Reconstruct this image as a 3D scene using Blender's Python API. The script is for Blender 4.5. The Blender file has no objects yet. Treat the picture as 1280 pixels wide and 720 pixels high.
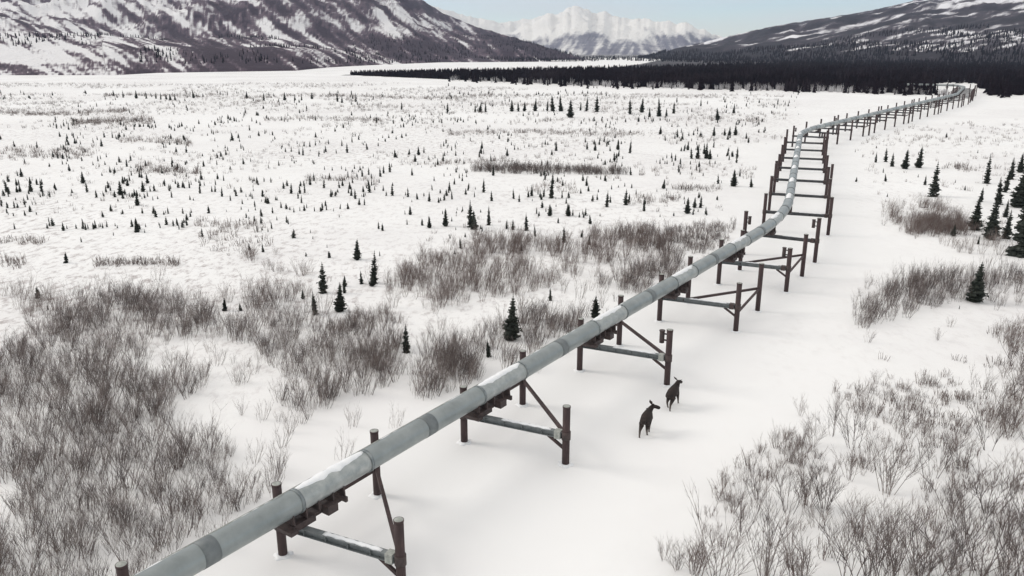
import bpy, bmesh, math, random
import numpy as np
from mathutils import Vector, Matrix, noise
R = math.radians
random.seed(7); rng = np.random.default_rng(7)
scene = bpy.context.scene
COL = scene.collection
F, HOR, HC = 1000.0, 62.0, 26.0
PITCH = math.atan((360 - HOR) / F)
CP, SP = math.cos(PITCH), math.sin(PITCH)

# ---------------------------------------------------------------- measuring
def unproj(px, py, z=0.0):
    """ground position seen at a photo pixel (1280 x 720) at height z"""
    dx, dz = (px - 640) / F, -(py - 360) / F
    wy, wz = CP + dz * SP, -SP + dz * CP
    t = (z - HC) / wz
    return Vector((dx * t, wy * t, z))
def proj(x, y, z):
    dz = z - HC
    fw = y * CP - dz * SP
    up = y * SP + dz * CP
    return 640 + F * x / fw, 360 - F * up / fw, fw

# pipe route -----------------------------------------------------------------
AZ1 = R(35.0)
T1 = Vector((math.sin(AZ1), math.cos(AZ1), 0)); N1 = Vector((T1.y, -T1.x, 0))
A1 = Vector((-12.3, 37.1, 0))
P0 = A1 + N1 * 1.0
bendA = P0 + T1 * 84.0
route = [P0 - T1 * 46, bendA, Vector((79.5, 223.3, 0)), Vector((222, 410, 0)), Vector((268, 488, 0)), Vector((276, 512, 0)), Vector((252, 526, 0))]
def dense_route(pts, rad=15.0):
    out = [pts[0]]
    for a, b, c in zip(pts, pts[1:], pts[2:]):
        r = min(rad if b.y < 300 else 4.0, (b - a).length * .45, (c - b).length * .45)
        p, q = b + (a - b).normalized() * r, b + (c - b).normalized() * r
        for k in range(9):
            t = k / 8
            out.append(p * (1 - t) ** 2 + b * 2 * t * (1 - t) + q * t * t)
    out.append(pts[-1])
    return out
RT = dense_route(route)
CUM = [0.0]
for a, b in zip(RT, RT[1:]): CUM.append(CUM[-1] + (b - a).length)
S_OFF = 46.0                                       # arc length of A1
def zbeam(s):
    pts = [(-60, 1.85), (0, 1.9), (16, 2.1), (31, 2.35), (47, 2.5), (63, 2.75), (84, 2.9), (200, 3.0), (420, 3.2), (900, 3.2)]
    for (a, u), (b, v) in zip(pts, pts[1:]):
        if a <= s <= b: return u + (v - u) * (s - a) / (b - a)
    return pts[-1][1]
PR = 0.66
def pipe_at(s):
    u = min(max(s + S_OFF, 0), CUM[-1] - 1e-3)
    i = max(k for k in range(len(CUM)) if CUM[k] <= u)
    i = min(i, len(RT) - 2)
    d = RT[i + 1] - RT[i]
    p = RT[i] + d * ((u - CUM[i]) / max(d.length, 1e-6))
    t = d.normalized()
    return Vector((p.x, p.y, zbeam(s) + .25 + .6 + PR)), t, Vector((t.y, -t.x, 0))
S_END = CUM[-1] - S_OFF

RTN = np.array([(p.x, p.y) for p in RT])
def dist_route(x, y):
    best = 1e9
    for i in range(len(RTN) - 1):
        a, b = RTN[i], RTN[i + 1]; d = b - a
        t = ((x - a[0]) * d[0] + (y - a[1]) * d[1]) / max(d[0] * d[0] + d[1] * d[1], 1e-9)
        t = min(max(t, 0), 1)
        q = math.hypot(x - a[0] - t * d[0], y - a[1] - t * d[1])
        if q < best: best = q
    return best

def ground_z(x, y):
    d = math.hypot(x, y)
    n = noise.fractal(Vector((x / 38, y / 38, 3.1)), 1.0, 2.0, 3)
    m = noise.fractal(Vector((x / 7.0, y / 7.0, 9.1)), .9, 2.1, 2)
    k = 1.0
    if d < 900:
        r = dist_route(x, y)
        k = min(max((r - 7) / 16, 0.06), 1)
    return k * (.35 * n + .025 * m * (1 if d < 220 else 0))

# ---------------------------------------------------------------- helpers
def link(o, parent=None):
    COL.objects.link(o)
    if parent is not None: o.parent = parent
    return o
def mesh_np(name, v, f, smooth=True, mat=None):
    """v (N,3), f (M,k) constant k"""
    v = np.asarray(v, dtype=np.float32); f = np.asarray(f, dtype=np.int32)
    me = bpy.data.meshes.new(name)
    me.vertices.add(len(v)); me.vertices.foreach_set('co', v.ravel())
    k = f.shape[1]
    me.loops.add(f.size); me.loops.foreach_set('vertex_index', f.ravel())
    me.polygons.add(len(f))
    me.polygons.foreach_set('loop_start', np.arange(0, f.size, k, dtype=np.int32))
    if smooth: me.polygons.foreach_set('use_smooth', np.ones(len(f), dtype=bool))
    me.update(calc_edges=True)
    if mat: me.materials.append(mat)
    return me
def add_obj(name, me, parent=None, loc=None, rot=None):
    o = bpy.data.objects.new(name, me)
    if loc is not None: o.location = loc
    if rot is not None: o.rotation_euler = rot
    return link(o, parent)
def tag(o, label=None, cat=None, group=None, kind=None):
    if label: o['label'] = label
    if cat: o['category'] = cat
    if group: o['group'] = group
    if kind: o['kind'] = kind
    return o
def empty(name, loc, rz=0):
    o = bpy.data.objects.new(name, None); o.location = loc; o.rotation_euler = (0, 0, rz); o.empty_display_size = .3
    return link(o)
class MB:
    """collects verts / faces of one mesh"""
    def __init__(s): s.v = []; s.f = []
    def box(s, c, size, ax=None, bev=0):
        ax = ax or (Vector((1, 0, 0)), Vector((0, 1, 0)), Vector((0, 0, 1)))
        b = len(s.v); c = Vector(c)
        for i in (-1, 1):
            for j in (-1, 1):
                for k in (-1, 1):
                    s.v.append(c + ax[0] * (i * size[0] / 2) + ax[1] * (j * size[1] / 2) + ax[2] * (k * size[2] / 2))
        for q in ((0, 1, 3, 2), (4, 6, 7, 5), (0, 4, 5, 1), (2, 3, 7, 6), (0, 2, 6, 4), (1, 5, 7, 3)): s.f.append([b + i for i in q])
        return s
    def bar(s, p, q, w, h):
        """box from p to q"""
        p, q = Vector(p), Vector(q); d = (q - p); L = d.length; d.normalize()
        side = d.cross(Vector((0, 0, 1)))
        side = side.normalized() if side.length > 1e-4 else Vector((1, 0, 0))
        up = side.cross(d)
        return s.box((p + q) / 2, (L, w, h), (d, side, up))
    def ibeam(s, p, q, w, h, t=.035):
        p, q = Vector(p), Vector(q); d = (q - p).normalized(); side = d.cross(Vector((0, 0, 1))).normalized(); up = side.cross(d)
        s.bar(p + up * (h / 2 - t / 2), q + up * (h / 2 - t / 2), w, t)
        s.bar(p - up * (h / 2 - t / 2), q - up * (h / 2 - t / 2), w, t)
        s.bar(p, q, t, h - 2 * t - .004)
        L = (q - p).length; n = max(2, int(L / 1.2))
        for i in range(n + 1):
            c = p + d * (.05 + (L - .1) * i / n)
            s.box(c, (.025, w * .92, h - 2 * t - .006), (d, side, up))
        return s
    def cyl(s, p, q, r, n=16, r2=None, cap=True):
        p, q = Vector(p), Vector(q); d = (q - p).normalized(); r2 = r if r2 is None else r2
        a = Vector((0, 0, 1)) if abs(d.z) < .9 else Vector((1, 0, 0))
        u = d.cross(a).normalized(); w = u.cross(d)
        b = len(s.v)
        for c, rr in ((p, r), (q, r2)):
            for i in range(n):
                t = 2 * math.pi * i / n
                s.v.append(c + (u * math.cos(t) + w * math.sin(t)) * rr)
        for i in range(n): s.f.append([b + i, b + n + i, b + n + (i + 1) % n, b + (i + 1) % n])
        if cap: s.f.append([b + i for i in range(n)]); s.f.append([b + n + i for i in range(n)][::-1])
        return s
    def mesh(s, name, mat, smooth=False, fix=True):
        me = bpy.data.meshes.new(name); me.from_pydata([tuple(x) for x in s.v], [], s.f)
        if fix:
            bm = bmesh.new(); bm.from_mesh(me); bmesh.ops.recalc_face_normals(bm, faces=bm.faces); bm.to_mesh(me); bm.free()
        if smooth:
            for p in me.polygons: p.use_smooth = len(p.vertices) == 4
        me.materials.append(mat); return me
    def build(s, name, mat, parent=None, smooth=False): return add_obj(name, s.mesh(name, mat, smooth), parent)

# ---------------------------------------------------------------- materials
def new_mat(name):
    m = bpy.data.materials.new(name); m.use_nodes = True
    return m, m.node_tree, m.node_tree.nodes['Principled BSDF']
def nd(nt, t, **kw):
    n = nt.nodes.new(t)
    for k, v in kw.items():
        if k in n.inputs: n.inputs[k].default_value = v
        else: setattr(n, k, v)
    return n
def ramp(nt, fac, stops):
    r = nt.nodes.new('ShaderNodeValToRGB'); e = r.color_ramp.elements
    while len(e) > 1: e.remove(e[-1])
    e[0].position = stops[0][0]; e[0].color = (*stops[0][1], 1)
    for p, c in stops[1:]:
        x = e.new(p); x.color = (*c, 1)
    nt.links.new(fac, r.inputs['Fac']); return r
def noisy(name, stops, scale=3.0, rough=.8, metal=0.0, detail=4, bump=0.0, bscale=None, stretch=None, coord='Object', spec=None, bdist=.02):
    m, nt, b = new_mat(name)
    tc = nd(nt, 'ShaderNodeTexCoord')
    src = tc.outputs[coord]
    if coord == 'Position': src = nd(nt, 'ShaderNodeNewGeometry').outputs['Position']
    mp = nd(nt, 'ShaderNodeMapping'); nt.links.new(src, mp.inputs['Vector'])
    if stretch: mp.inputs['Scale'].default_value = stretch
    n = nd(nt, 'ShaderNodeTexNoise', Scale=scale, Detail=detail, Roughness=.62); nt.links.new(mp.outputs[0], n.inputs['Vector'])
    r = ramp(nt, n.outputs['Fac'], stops); nt.links.new(r.outputs[0], b.inputs['Base Color'])
    b.inputs['Roughness'].default_value = rough; b.inputs['Metallic'].default_value = metal
    if spec is not None: b.inputs['Specular IOR Level'].default_value = spec
    if bump:
        n2 = nd(nt, 'ShaderNodeTexNoise', Scale=bscale or scale * 4, Detail=5.0); nt.links.new(mp.outputs[0], n2.inputs['Vector'])
        bp = nd(nt, 'ShaderNodeBump', Strength=bump, Distance=bdist); nt.links.new(n2.outputs['Fac'], bp.inputs['Height']); nt.links.new(bp.outputs[0], b.inputs['Normal'])
    return m
def geo_noisy(name, stops, scale, rough=.9, spec=.2):
    """colour varies with the place in the world, so copies differ"""
    m, nt, b = new_mat(name)
    g = nd(nt, 'ShaderNodeNewGeometry')
    n = nd(nt, 'ShaderNodeTexNoise', Scale=scale, Detail=3.0, Roughness=.6); nt.links.new(g.outputs['Position'], n.inputs['Vector'])
    oi = nd(nt, 'ShaderNodeObjectInfo')
    ad = nd(nt, 'ShaderNodeMath', operation='MULTIPLY_ADD'); ad.inputs[1].default_value = .16; nt.links.new(oi.outputs['Random'], ad.inputs[0])
    sb = nd(nt, 'ShaderNodeMath', operation='SUBTRACT'); sb.inputs[1].default_value = .08; nt.links.new(n.outputs['Fac'], sb.inputs[0])
    nt.links.new(sb.outputs[0], ad.inputs[2])
    r = ramp(nt, ad.outputs[0], stops); nt.links.new(r.outputs[0], b.inputs['Base Color'])
    b.inputs['Roughness'].default_value = rough; b.inputs['Specular IOR Level'].default_value = spec
    return m

M_JACKET = noisy('zinc_jacket', [(.25, (.20, .222, .222)), (.5, (.25, .274, .274)), (.75, (.305, .326, .324))], .8, .36, .35, bump=.06, bscale=2.0)
M_SADDLE = noisy('pale_zinc', [(.25, (.25, .275, .275)), (.5, (.34, .36, .355)), (.75, (.46, .47, .46))], 1.6, .45, .3, bump=.1, bscale=3)
M_BAND = noisy('weathered_band', [(.3, (.125, .14, .144)), (.7, (.19, .205, .208))], 2.0, .6, .2)
M_RING = noisy('ring_steel', [(.3, (.12, .14, .15)), (.7, (.30, .32, .32))], 3.0, .5, .4)
M_RUST = noisy('brown_post_paint', [(.25, (.026, .015, .016)), (.5, (.046, .026, .026)), (.8, (.075, .045, .042))], 2.2, .75, 0.0, stretch=(1, 1, .35), bump=.2, bscale=12)
M_DARK = noisy('dark_girder_steel', [(.3, (.030, .022, .022)), (.7, (.07, .046, .043))], 3, .7, 0)
M_BEAM = noisy('galvanised_beam', [(.3, (.125, .138, .142)), (.7, (.21, .225, .228))], 2, .5, .2)
M_DARKBEAM = noisy('dull_beam', [(.3, (.06, .06, .065)), (.7, (.12, .12, .125))], 2, .6, .1)
M_CAP = noisy('pale_cap', [(.3, (.2, .21, .19)), (.7, (.42, .43, .40))], 5, .7)
M_SNOWCAP = noisy('snow_cover', [(.3, (.74, .75, .77)), (.7, (.84, .84, .84))], 3, .7, bump=.4, bscale=8)
M_SPRUCE = geo_noisy('spruce_needles', [(.3, (.013, .017, .014)), (.5, (.028, .033, .027)), (.68, (.055, .060, .050)), (.8, (.12, .125, .12))], 1.6)
M_BARK = geo_noisy('bark', [(.3, (.05, .042, .038)), (.7, (.10, .085, .078))], 3)
M_TWIG = geo_noisy('willow_twigs', [(.30, (.050, .038, .038)), (.42, (.108, .086, .082)), (.52, (.13, .108, .104)), (.62, (.22, .18, .165)), (.74, (.40, .37, .36))], .9)
M_TWIG2 = geo_noisy('willow_twigs_pale', [(.28, (.085, .062, .060)), (.45, (.17, .128, .115)), (.58, (.22, .19, .18)), (.74, (.42, .385, .37))], 1.1)
M_SCRUB = geo_noisy('low_scrub', [(.3, (.10, .078, .072)), (.5, (.19, .155, .145)), (.7, (.36, .32, .305))], .05)
M_FOREST = geo_noisy('far_spruce', [(.3, (.005, .004, .006)), (.55, (.011, .007, .010)), (.72, (.026, .020, .024))], .02, 1.0, 0.0)
M_FROST = geo_noisy('frosted_twigs', [(.3, (.30, .28, .29)), (.7, (.66, .65, .66))], .03)
M_MOOSE = noisy('moose_coat', [(.3, (.016, .010, .010)), (.6, (.034, .021, .019)), (.8, (.060, .038, .034))], 3.0, .9, bump=.3, bscale=25)
def moose_coat():
    m = noisy('moose_fur', [(.3, (.010, .007, .006)), (.55, (.022, .014, .012)), (.8, (.050, .032, .026))], 4.0, .9, bump=.5, bscale=30)
    nt = m.node_tree; b = nt.nodes['Principled BSDF']; src = b.inputs['Base Color'].links[0].from_socket
    tc = nd(nt, 'ShaderNodeTexCoord'); sp = nd(nt, 'ShaderNodeSeparateXYZ'); nt.links.new(tc.outputs['Object'], sp.inputs[0])
    mr = nd(nt, 'ShaderNodeMapRange'); mr.inputs['From Min'].default_value = .85; mr.inputs['From Max'].default_value = .35; nt.links.new(sp.outputs['Z'], mr.inputs['Value'])
    mx = nd(nt, 'ShaderNodeMix', data_type='RGBA'); nt.links.new(mr.outputs[0], mx.inputs[0]); nt.links.new(src, mx.inputs[6]); mx.inputs[7].default_value = (.11, .09, .08, 1)
    nt.links.new(mx.outputs[2], b.inputs['Base Color']); return m
M_MOOSE = moose_coat()
M_HOOF = noisy('hoof', [(.3, (.02, .017, .016)), (.7, (.04, .035, .03))], 6, .6)
M_EYE = noisy('eye', [(.3, (.006, .005, .005)), (.7, (.01, .01, .01))], 6, .2)

def snow_ground_mat():
    m, nt, b = new_mat('wind_packed_snow')
    L = nt.links.new
    g = nd(nt, 'ShaderNodeNewGeometry')
    n1 = nd(nt, 'ShaderNodeTexNoise', Scale=.02, Detail=6.0, Roughness=.62); L(g.outputs['Position'], n1.inputs['Vector'])
    r1 = ramp(nt, n1.outputs['Fac'], [(.3, (.76, .745, .745)), (.5, (.83, .822, .815)), (.7, (.87, .865, .86))])
    # dead grass and twig tips poking out of the snow away from the cleared strip
    a = nd(nt, 'ShaderNodeVertexColor'); a.layer_name = 'scrub'
    mp = nd(nt, 'ShaderNodeMapping'); mp.inputs['Scale'].default_value = (1, .55, 1); L(g.outputs['Position'], mp.inputs['Vector'])
    n2 = nd(nt, 'ShaderNodeTexNoise', Scale=.9, Detail=6.0, Roughness=.75); L(mp.outputs[0], n2.inputs['Vector'])
    r2 = ramp(nt, n2.outputs['Fac'], [(.5, (0, 0, 0)), (.66, (1, 1, 1))])
    mu = nd(nt, 'ShaderNodeMath', operation='MULTIPLY'); L(r2.outputs[0], mu.inputs[0]); L(a.outputs['Color'], mu.inputs[1])
    mx = nd(nt, 'ShaderNodeMix', data_type='RGBA'); L(mu.outputs[0], mx.inputs[0]); L(r1.outputs[0], mx.inputs[6]); mx.inputs[7].default_value = (.42, .38, .375, 1)
    # dark wooded ground far off
    a2 = nd(nt, 'ShaderNodeVertexColor'); a2.layer_name = 'wood'
    mx2 = nd(nt, 'ShaderNodeMix', data_type='RGBA'); L(a2.outputs['Color'], mx2.inputs[0]); L(mx.outputs[2], mx2.inputs[6]); mx2.inputs[7].default_value = (.035, .03, .036, 1)
    L(mx2.outputs[2], b.inputs['Base Color'])
    b.inputs['Roughness'].default_value = .75; b.inputs['Specular IOR Level'].default_value = .25
    n3 = nd(nt, 'ShaderNodeTexNoise', Scale=.55, Detail=7.0, Roughness=.6); L(g.outputs['Position'], n3.inputs['Vector'])
    bp = nd(nt, 'ShaderNodeBump', Strength=.12, Distance=.2); L(n3.outputs['Fac'], bp.inputs['Height']); L(bp.outputs[0], b.inputs['Normal'])
    return m
M_SNOW = snow_ground_mat()

# ---------------------------------------------------------------- image-measured patches
def inside(poly, x, y):
    c = False; j = len(poly) - 1
    for i in range(len(poly)):
        xi, yi = poly[i]; xj, yj = poly[j]
        if (yi > y) != (yj > y) and x < (xj - xi) * (y - yi) / (yj - yi) + xi: c = not c
        j = i
    return c
def poly_world(poly): return [tuple(unproj(x, y)[:2]) for x, y in poly]
def scatter(poly, n, clump=0.0, scale=12.0, seed=0, keep=1.8):
    """n ground points inside a patch measured on the photograph; clump>0 thins by noise"""
    w = poly_world(poly); rs = random.Random(seed)
    xs = [p[0] for p in w]; ys = [p[1] for p in w]; out = []; tries = 0
    while len(out) < n and tries < n * 60:
        tries += 1
        x, y = rs.uniform(min(xs), max(xs)), rs.uniform(min(ys), max(ys))
        if not inside(w, x, y): continue
        if clump and noise.fractal(Vector((x / scale, y / scale, seed + .5)), 1, 2, 3) * 1.6 + .5 < clump + rs.uniform(-.22, .22): continue
        if dist_route(x, y) < keep: continue
        out.append((x, y))
    return out
def area(poly):
    w = poly_world(poly); s = 0
    for (a, b), (c, d) in zip(w, w[1:] + w[:1]): s += a * d - b * c
    return abs(s) / 2

# ---------------------------------------------------------------- ground
def build_ground():
    nx, ny = 330, 420
    us = np.linspace(-1, 1, nx); vs = np.linspace(0, 1, ny)
    ys = -70 + 16 * (np.exp(vs * math.log(15200 / 16 + 1)) - 1) * 1.0
    # near rows spaced evenly, then growing
    ys = np.concatenate([np.arange(-60, 150, 1.3), 150 * np.exp(np.linspace(0, math.log(15000 / 150), 170))[1:]])
    base = np.sinh(us * 4.6) / math.sinh(4.6)
    V = []; wood = []; scr = []
    for y in ys:
        half = max(95.0, y * .95 + 60) if y < 1500 else 1500 * .95 + 60 + (y - 1500) * 1.05
        lin = np.clip(1 - (y - 150) / 400, 0, 1)
        for u in us:
            x = u * half
            z = ground_z(x, y) if y < 700 else 0.0
            V.append((x, y, z))
            px, py, _ = proj(x, y, 0) if y > 30 else (0, 999, 1)
            r = dist_route(x, y) if y < 900 else 99
            open_ = min(max((r - 8) / 10, 0), 1)
            left = (px < 1000) if y > 30 else x < 0
            s = open_ * (1.0 if left else .45) * (1 if y < 1400 else .3)
            nn = noise.fractal(Vector((x / 60, y / 60, 1.7)), 1, 2, 3)
            s *= min(max(.55 + nn, 0.05), 1)
            scr.append(s)
            w = 0.0
            if y > 450:
                lo = np.interp(px, [430, 520, 600, 700, 800, 1000, 1150, 1280, 1500], [94, 97, 100, 104, 107.5, 112, 116, 118, 119])
                up = np.interp(px, [430, 520, 600, 700, 800, 850, 1000, 1500], [93, 95, 96, 94, 80, 70, 66, 66])
                if px > 430 and up < py < lo: w = 1.0
                if 1146 < px < 1246 and 103 < py < 124: w = 0.0
                if py < 72 and 600 < px: w = .75
            wood.append(w)
    n = len(us); m = len(ys)
    i = np.arange(n - 1)[None, :] + n * np.arange(m - 1)[:, None]
    f = np.stack([i, i + 1, i + 1 + n, i + n], -1).reshape(-1, 4)
    me = mesh_np('snow_ground', V, f, True, M_SNOW)
    for nm, arr in (('scrub', scr), ('wood', wood)):
        ca = me.color_attributes.new(nm, 'FLOAT_COLOR', 'POINT')
        a = np.ones((len(arr), 4), dtype=np.float32); a[:, :3] = np.array(arr)[:, None]
        ca.data.foreach_set('color', a.ravel())
    o = add_obj('snow_ground', me)
    tag(o, 'flat white snow covering the whole valley floor', 'ground', kind='structure')
build_ground()

# ---------------------------------------------------------------- mountains
def mountain_mat(name, snow, dark1, dark2, sscale, bump, bdist, detail_mix=.5, stretch=(1, 1, 1), rot=0.0):
    m, nt, b = new_mat(name); L = nt.links.new
    g = nd(nt, 'ShaderNodeNewGeometry')
    a = nd(nt, 'ShaderNodeVertexColor'); a.layer_name = 'veg'  # tone mask: plants and rock, on the far peak painted shade too
    mp = nd(nt, 'ShaderNodeMapping'); mp.inputs['Scale'].default_value = stretch; mp.inputs['Rotation'].default_value = (0, 0, rot); L(g.outputs['Position'], mp.inputs['Vector'])
    n = nd(nt, 'ShaderNodeTexNoise', Scale=sscale, Detail=8.0, Roughness=.68); L(mp.outputs[0], n.inputs['Vector'])
    s = nd(nt, 'ShaderNodeMath', operation='MULTIPLY_ADD'); s.inputs[1].default_value = detail_mix * 2; s.inputs[2].default_value = -detail_mix; L(n.outputs['Fac'], s.inputs[0])
    ad = nd(nt, 'ShaderNodeMath', operation='ADD'); L(s.outputs[0], ad.inputs[0]); L(a.outputs['Color'], ad.inputs[1])
    r = ramp(nt, ad.outputs[0], [(.34, snow), (.5, tuple(.5 * p + .5 * q for p, q in zip(snow, dark1))), (.62, dark1), (.9, dark2)])
    L(r.outputs[0], b.inputs['Base Color']); b.inputs['Roughness'].default_value = .9; b.inputs['Specular IOR Level'].default_value = .15
    bp = nd(nt, 'ShaderNodeBump', Strength=bump, Distance=bdist); L(n.outputs['Fac'], bp.inputs['Height']); L(bp.outputs[0], b.inputs['Normal'])
    return m
def range_mesh(name, us, foot, ridge_y, ridge_d, relief, veg_shade_f, mat, nt=110, seed=0.0, power=1.25, feat=600, bumps=None, crag=1.0, raw=False):
    """heightfield between a foot line and a ridge line. us: photo columns; foot(u)= distance, ridge_y(u)= skyline row, ridge_d(u)= distance"""
    V = []; veg = []; u0, u1 = us[0], us[-1]
    ts = np.concatenate([np.linspace(0, 1, nt), np.linspace(1.03, 1.5, 8)])
    for u in us:
        d0, d1 = foot(u), ridge_d(u)
        top = (HOR - ridge_y(u)) / F * d1 * 1.045 + HC
        colp = []
        for t in ts:
            d = d0 + (d1 - d0) * t
            x, y = (u - 640) / F * d / .9584, d          # a column fans out from the valley
            if t <= 1:
                base = max(top, 30) * t ** power
                env = math.sin(math.pi * min(t, 1)) ** .8
            else:
                base = max(top, 30) * (1 - (t - 1) * 1.3); env = .3
            h = noise.hetero_terrain(Vector((x / feat, y / feat, seed)), .9, 2.1, 6, .6) - .6
            rg = noise.ridged_multi_fractal(Vector((x / feat * 1.3 + 3, y / feat * .8, seed + 4)), .9, 2.1, 5, 1.0, 2.0) - .9
            z = base + relief * env * (.55 * h + .65 * rg) * min(1, t * 2.2)
            if bumps: z += bumps(u, t)
            colp.append([x, y, z if t > 0 else -3.0, t, base])
        # bring the skyline of this column to the height the photograph shows
        tgt = (HOR - ridge_y(u) + (1.3 * noise.noise(Vector((u / 9, 0, seed))) + .7 * noise.noise(Vector((u / 3, 0, seed)))) * crag) / F * .9584
        mx = max((c[2] - HC) / c[1] for c in colp)
        if tgt > .004 and mx > 0:
            k = min(max(tgt / mx, .25), 2.0)
            for c in colp: c[2] = HC + (c[2] - HC) * k if c[2] > HC else c[2]
        kk = k if (tgt > .004 and mx > 0) else 1
        for x, y, z, t, bz in colp:
            if tgt <= .012: z = min(z, HC + y * tgt)
            z = max(z, -3.0)
            V.append((x, y, z))
            qx, qy, _ = proj(x, y, z if raw else .3 * z + .7 * (HC + (bz - HC) * kk if bz > HC else bz))
            veg.append(veg_shade_f(u, qy, t, x, y, z))
    n = len(ts); m = len(us)
    i = np.arange(n - 1)[None, :] + n * np.arange(m - 1)[:, None]
    f = np.stack([i, i + n, i + n + 1, i + 1], -1).reshape(-1, 4)
    me = mesh_np(name, V, f, True, mat)
    ca = me.color_attributes.new('veg', 'FLOAT_COLOR', 'POINT')
    a = np.ones((len(veg), 4), dtype=np.float32); a[:, :3] = np.array(veg, dtype=np.float32)[:, None]
    ca.data.foreach_set('color', a.ravel())
    return add_obj(name, me), np.array(V).reshape(m, n, 3)
ip = lambda xs, ys: (lambda u: float(np.interp(u, xs, ys)))

M_LEFT = mountain_mat('left_mountain', (.80, .785, .79), (.135, .098, .122), (.044, .029, .043), .022, 1.0, 14, .50, (1, .6, 1.6), R(-25))
def streak(u, v, th, la, lb, seed, oc=5):
    c, q = math.cos(R(th)), math.sin(R(th))
    return noise.fractal(Vector(((u * c + v * q) / la, (-u * q + v * c) / lb, seed)), .8, 2.1, oc)
def veg_left(u, py, t, x, y, z):
    # scrubby foothills, a belt of dark spruce, then snow streaked with rock
    n = streak(u, py, 24, 46, 4.2, 2.2) * .62 + streak(u, py, 8, 120, 9, 5.5) * .30 + streak(u, py, 38, 16, 2.2, 7.5, 3) * .22
    v = .40 + .09 * max(0, min(1, py / 26)) + .16 * noise.noise(Vector((u / 3.2, py / 1.6, 3)))
    v += .22 * math.exp(-((py - 29 - .01 * u) / 2.2) ** 2) * (u < 330)
    v += .16 * max(0, min(1, (u - 190) / 120)) * max(0, min(1, (py - 20) / 14))
    v += .22 * max(0, min(1, (u - 470) / 150)) * max(0, min(1, (py - (8 + (u - 520) * .19)) / 16))
    v -= .22 * max(0, min(1, (u - 380) / 100)) * max(0, min(1, (8 + (u - 420) * .14 - py) / 9))
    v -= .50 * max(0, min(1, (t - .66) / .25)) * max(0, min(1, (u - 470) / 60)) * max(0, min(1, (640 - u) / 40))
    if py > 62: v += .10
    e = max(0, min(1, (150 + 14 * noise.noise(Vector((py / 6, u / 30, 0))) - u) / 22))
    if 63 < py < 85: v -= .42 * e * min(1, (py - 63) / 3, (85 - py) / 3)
    return v + n
lfoot = ip([-250, 0, 180, 230, 390, 430, 500, 560, 740], [850, 850, 860, 950, 1050, 1250, 1500, 1750, 1900])
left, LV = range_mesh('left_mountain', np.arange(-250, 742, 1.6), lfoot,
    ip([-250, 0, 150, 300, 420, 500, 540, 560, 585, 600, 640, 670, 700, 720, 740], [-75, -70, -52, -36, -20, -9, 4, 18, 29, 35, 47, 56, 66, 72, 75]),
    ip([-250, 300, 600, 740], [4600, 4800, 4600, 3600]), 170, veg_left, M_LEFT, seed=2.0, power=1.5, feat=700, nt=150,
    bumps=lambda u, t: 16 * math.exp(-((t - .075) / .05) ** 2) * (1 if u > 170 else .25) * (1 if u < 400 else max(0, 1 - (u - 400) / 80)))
left.name = 'left_mountain_range'
tag(left, 'snow streaked mountain slope above scrubby foothills, left side of valley', 'mountain', kind='structure')

M_PEAK = mountain_mat('far_peak', (.84, .82, .79), (.22, .215, .255), (.10, .095, .13), .0045, .8, 60, .42, (1, .7, 1.6))  # bluish dark tones: rock, with blue shadow and haze mixed into the colour
def peak_rock_shade(u, py, t, x, y, z):
    edge = 40 + 5 * math.sin(u / 17) + 10 * noise.noise(Vector((u / 22, 0, 4)))
    v = .18 + .44 * max(0, min(1, (py - edge) / 9)) + streak(u, py, 58 if math.sin(u / 31) > 0 else -58, 22, 5, 1.0) * .26  # lower slopes darkened: rock, plus blue shadow painted in
    return v
peak, _ = range_mesh('far_peak', np.arange(470, 960, 1.6), lambda u: 4300,
    ip([470, 520, 545, 562, 585, 600, 628, 655, 668, 682, 692, 702, 712, 722, 735, 745, 758, 775, 790, 805, 818, 828, 838, 850, 862, 880, 900, 960], [12, 9, 10, 14, 21, 24, 30, 26, 24, 19, 20, 13, 10, 14, 19, 16, 23, 26, 24, 30, 27, 32, 29, 36, 40, 47, 54, 62]),
    lambda u: 10500, 420, peak_rock_shade, M_PEAK, nt=120, seed=8.0, power=1.2, feat=1700, crag=1.8, raw=True)
peak.name = 'far_mountain_peak'
tag(peak, 'bright snowy rocky peak closing the far end of the valley', 'mountain', kind='structure')

M_RIGHT = mountain_mat('right_hill', (.74, .73, .75), (.060, .048, .060), (.018, .014, .020), .012, .7, 8, .55, (.6, 1, 2.0), R(30))
def veg_right(u, py, t, x, y, z):
    sky = float(np.interp(u, [790, 830, 880, 920, 1000, 1080, 1110, 1280], [73, 60, 48, 38, 24, 8, 0, -36]))
    dpt = py - sky
    v = .80
    v -= .42 * math.exp(-((dpt - 4) / 2.2) ** 2) * (u > 860)
    v -= .46 * math.exp(-((dpt - 17 - (u - 900) * .012) / 3.0) ** 2) * min(1, max(0, (u - 880) / 80)) * (.6 + .8 * noise.noise(Vector((u / 20, 0, 1))))
    v -= .26 * max(0, min(1, (u - 1040) / 90)) * max(0, min(1, (30 - py) / 24))
    v += noise.fractal(Vector((u / 40, dpt / 3.6, 6.2)), .8, 2.1, 5) * .52
    if 40 < py < 66 and u > 1080: v -= .16 + .3 * noise.noise(Vector((u / 2.2, py / 2.6, 2)))
    if py > 66: v += .3
    return v
rfoot = ip([780, 850, 950, 1100, 1300, 1600], [2600, 2100, 1700, 1400, 1200, 1100])
right, RV = range_mesh('right_hill', np.arange(785, 1600, 2.0), rfoot,
    ip([785, 800, 830, 880, 920, 960, 1000, 1040, 1080, 1110, 1200, 1280, 1600], [74, 70, 60, 48, 38, 30, 24, 17, 8, 0, -20, -36, -90]),
    ip([785, 900, 1280, 1600], [3900, 4200, 4400, 4400]), 60, veg_right, M_RIGHT, seed=14.0, power=1.15, feat=600)
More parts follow.
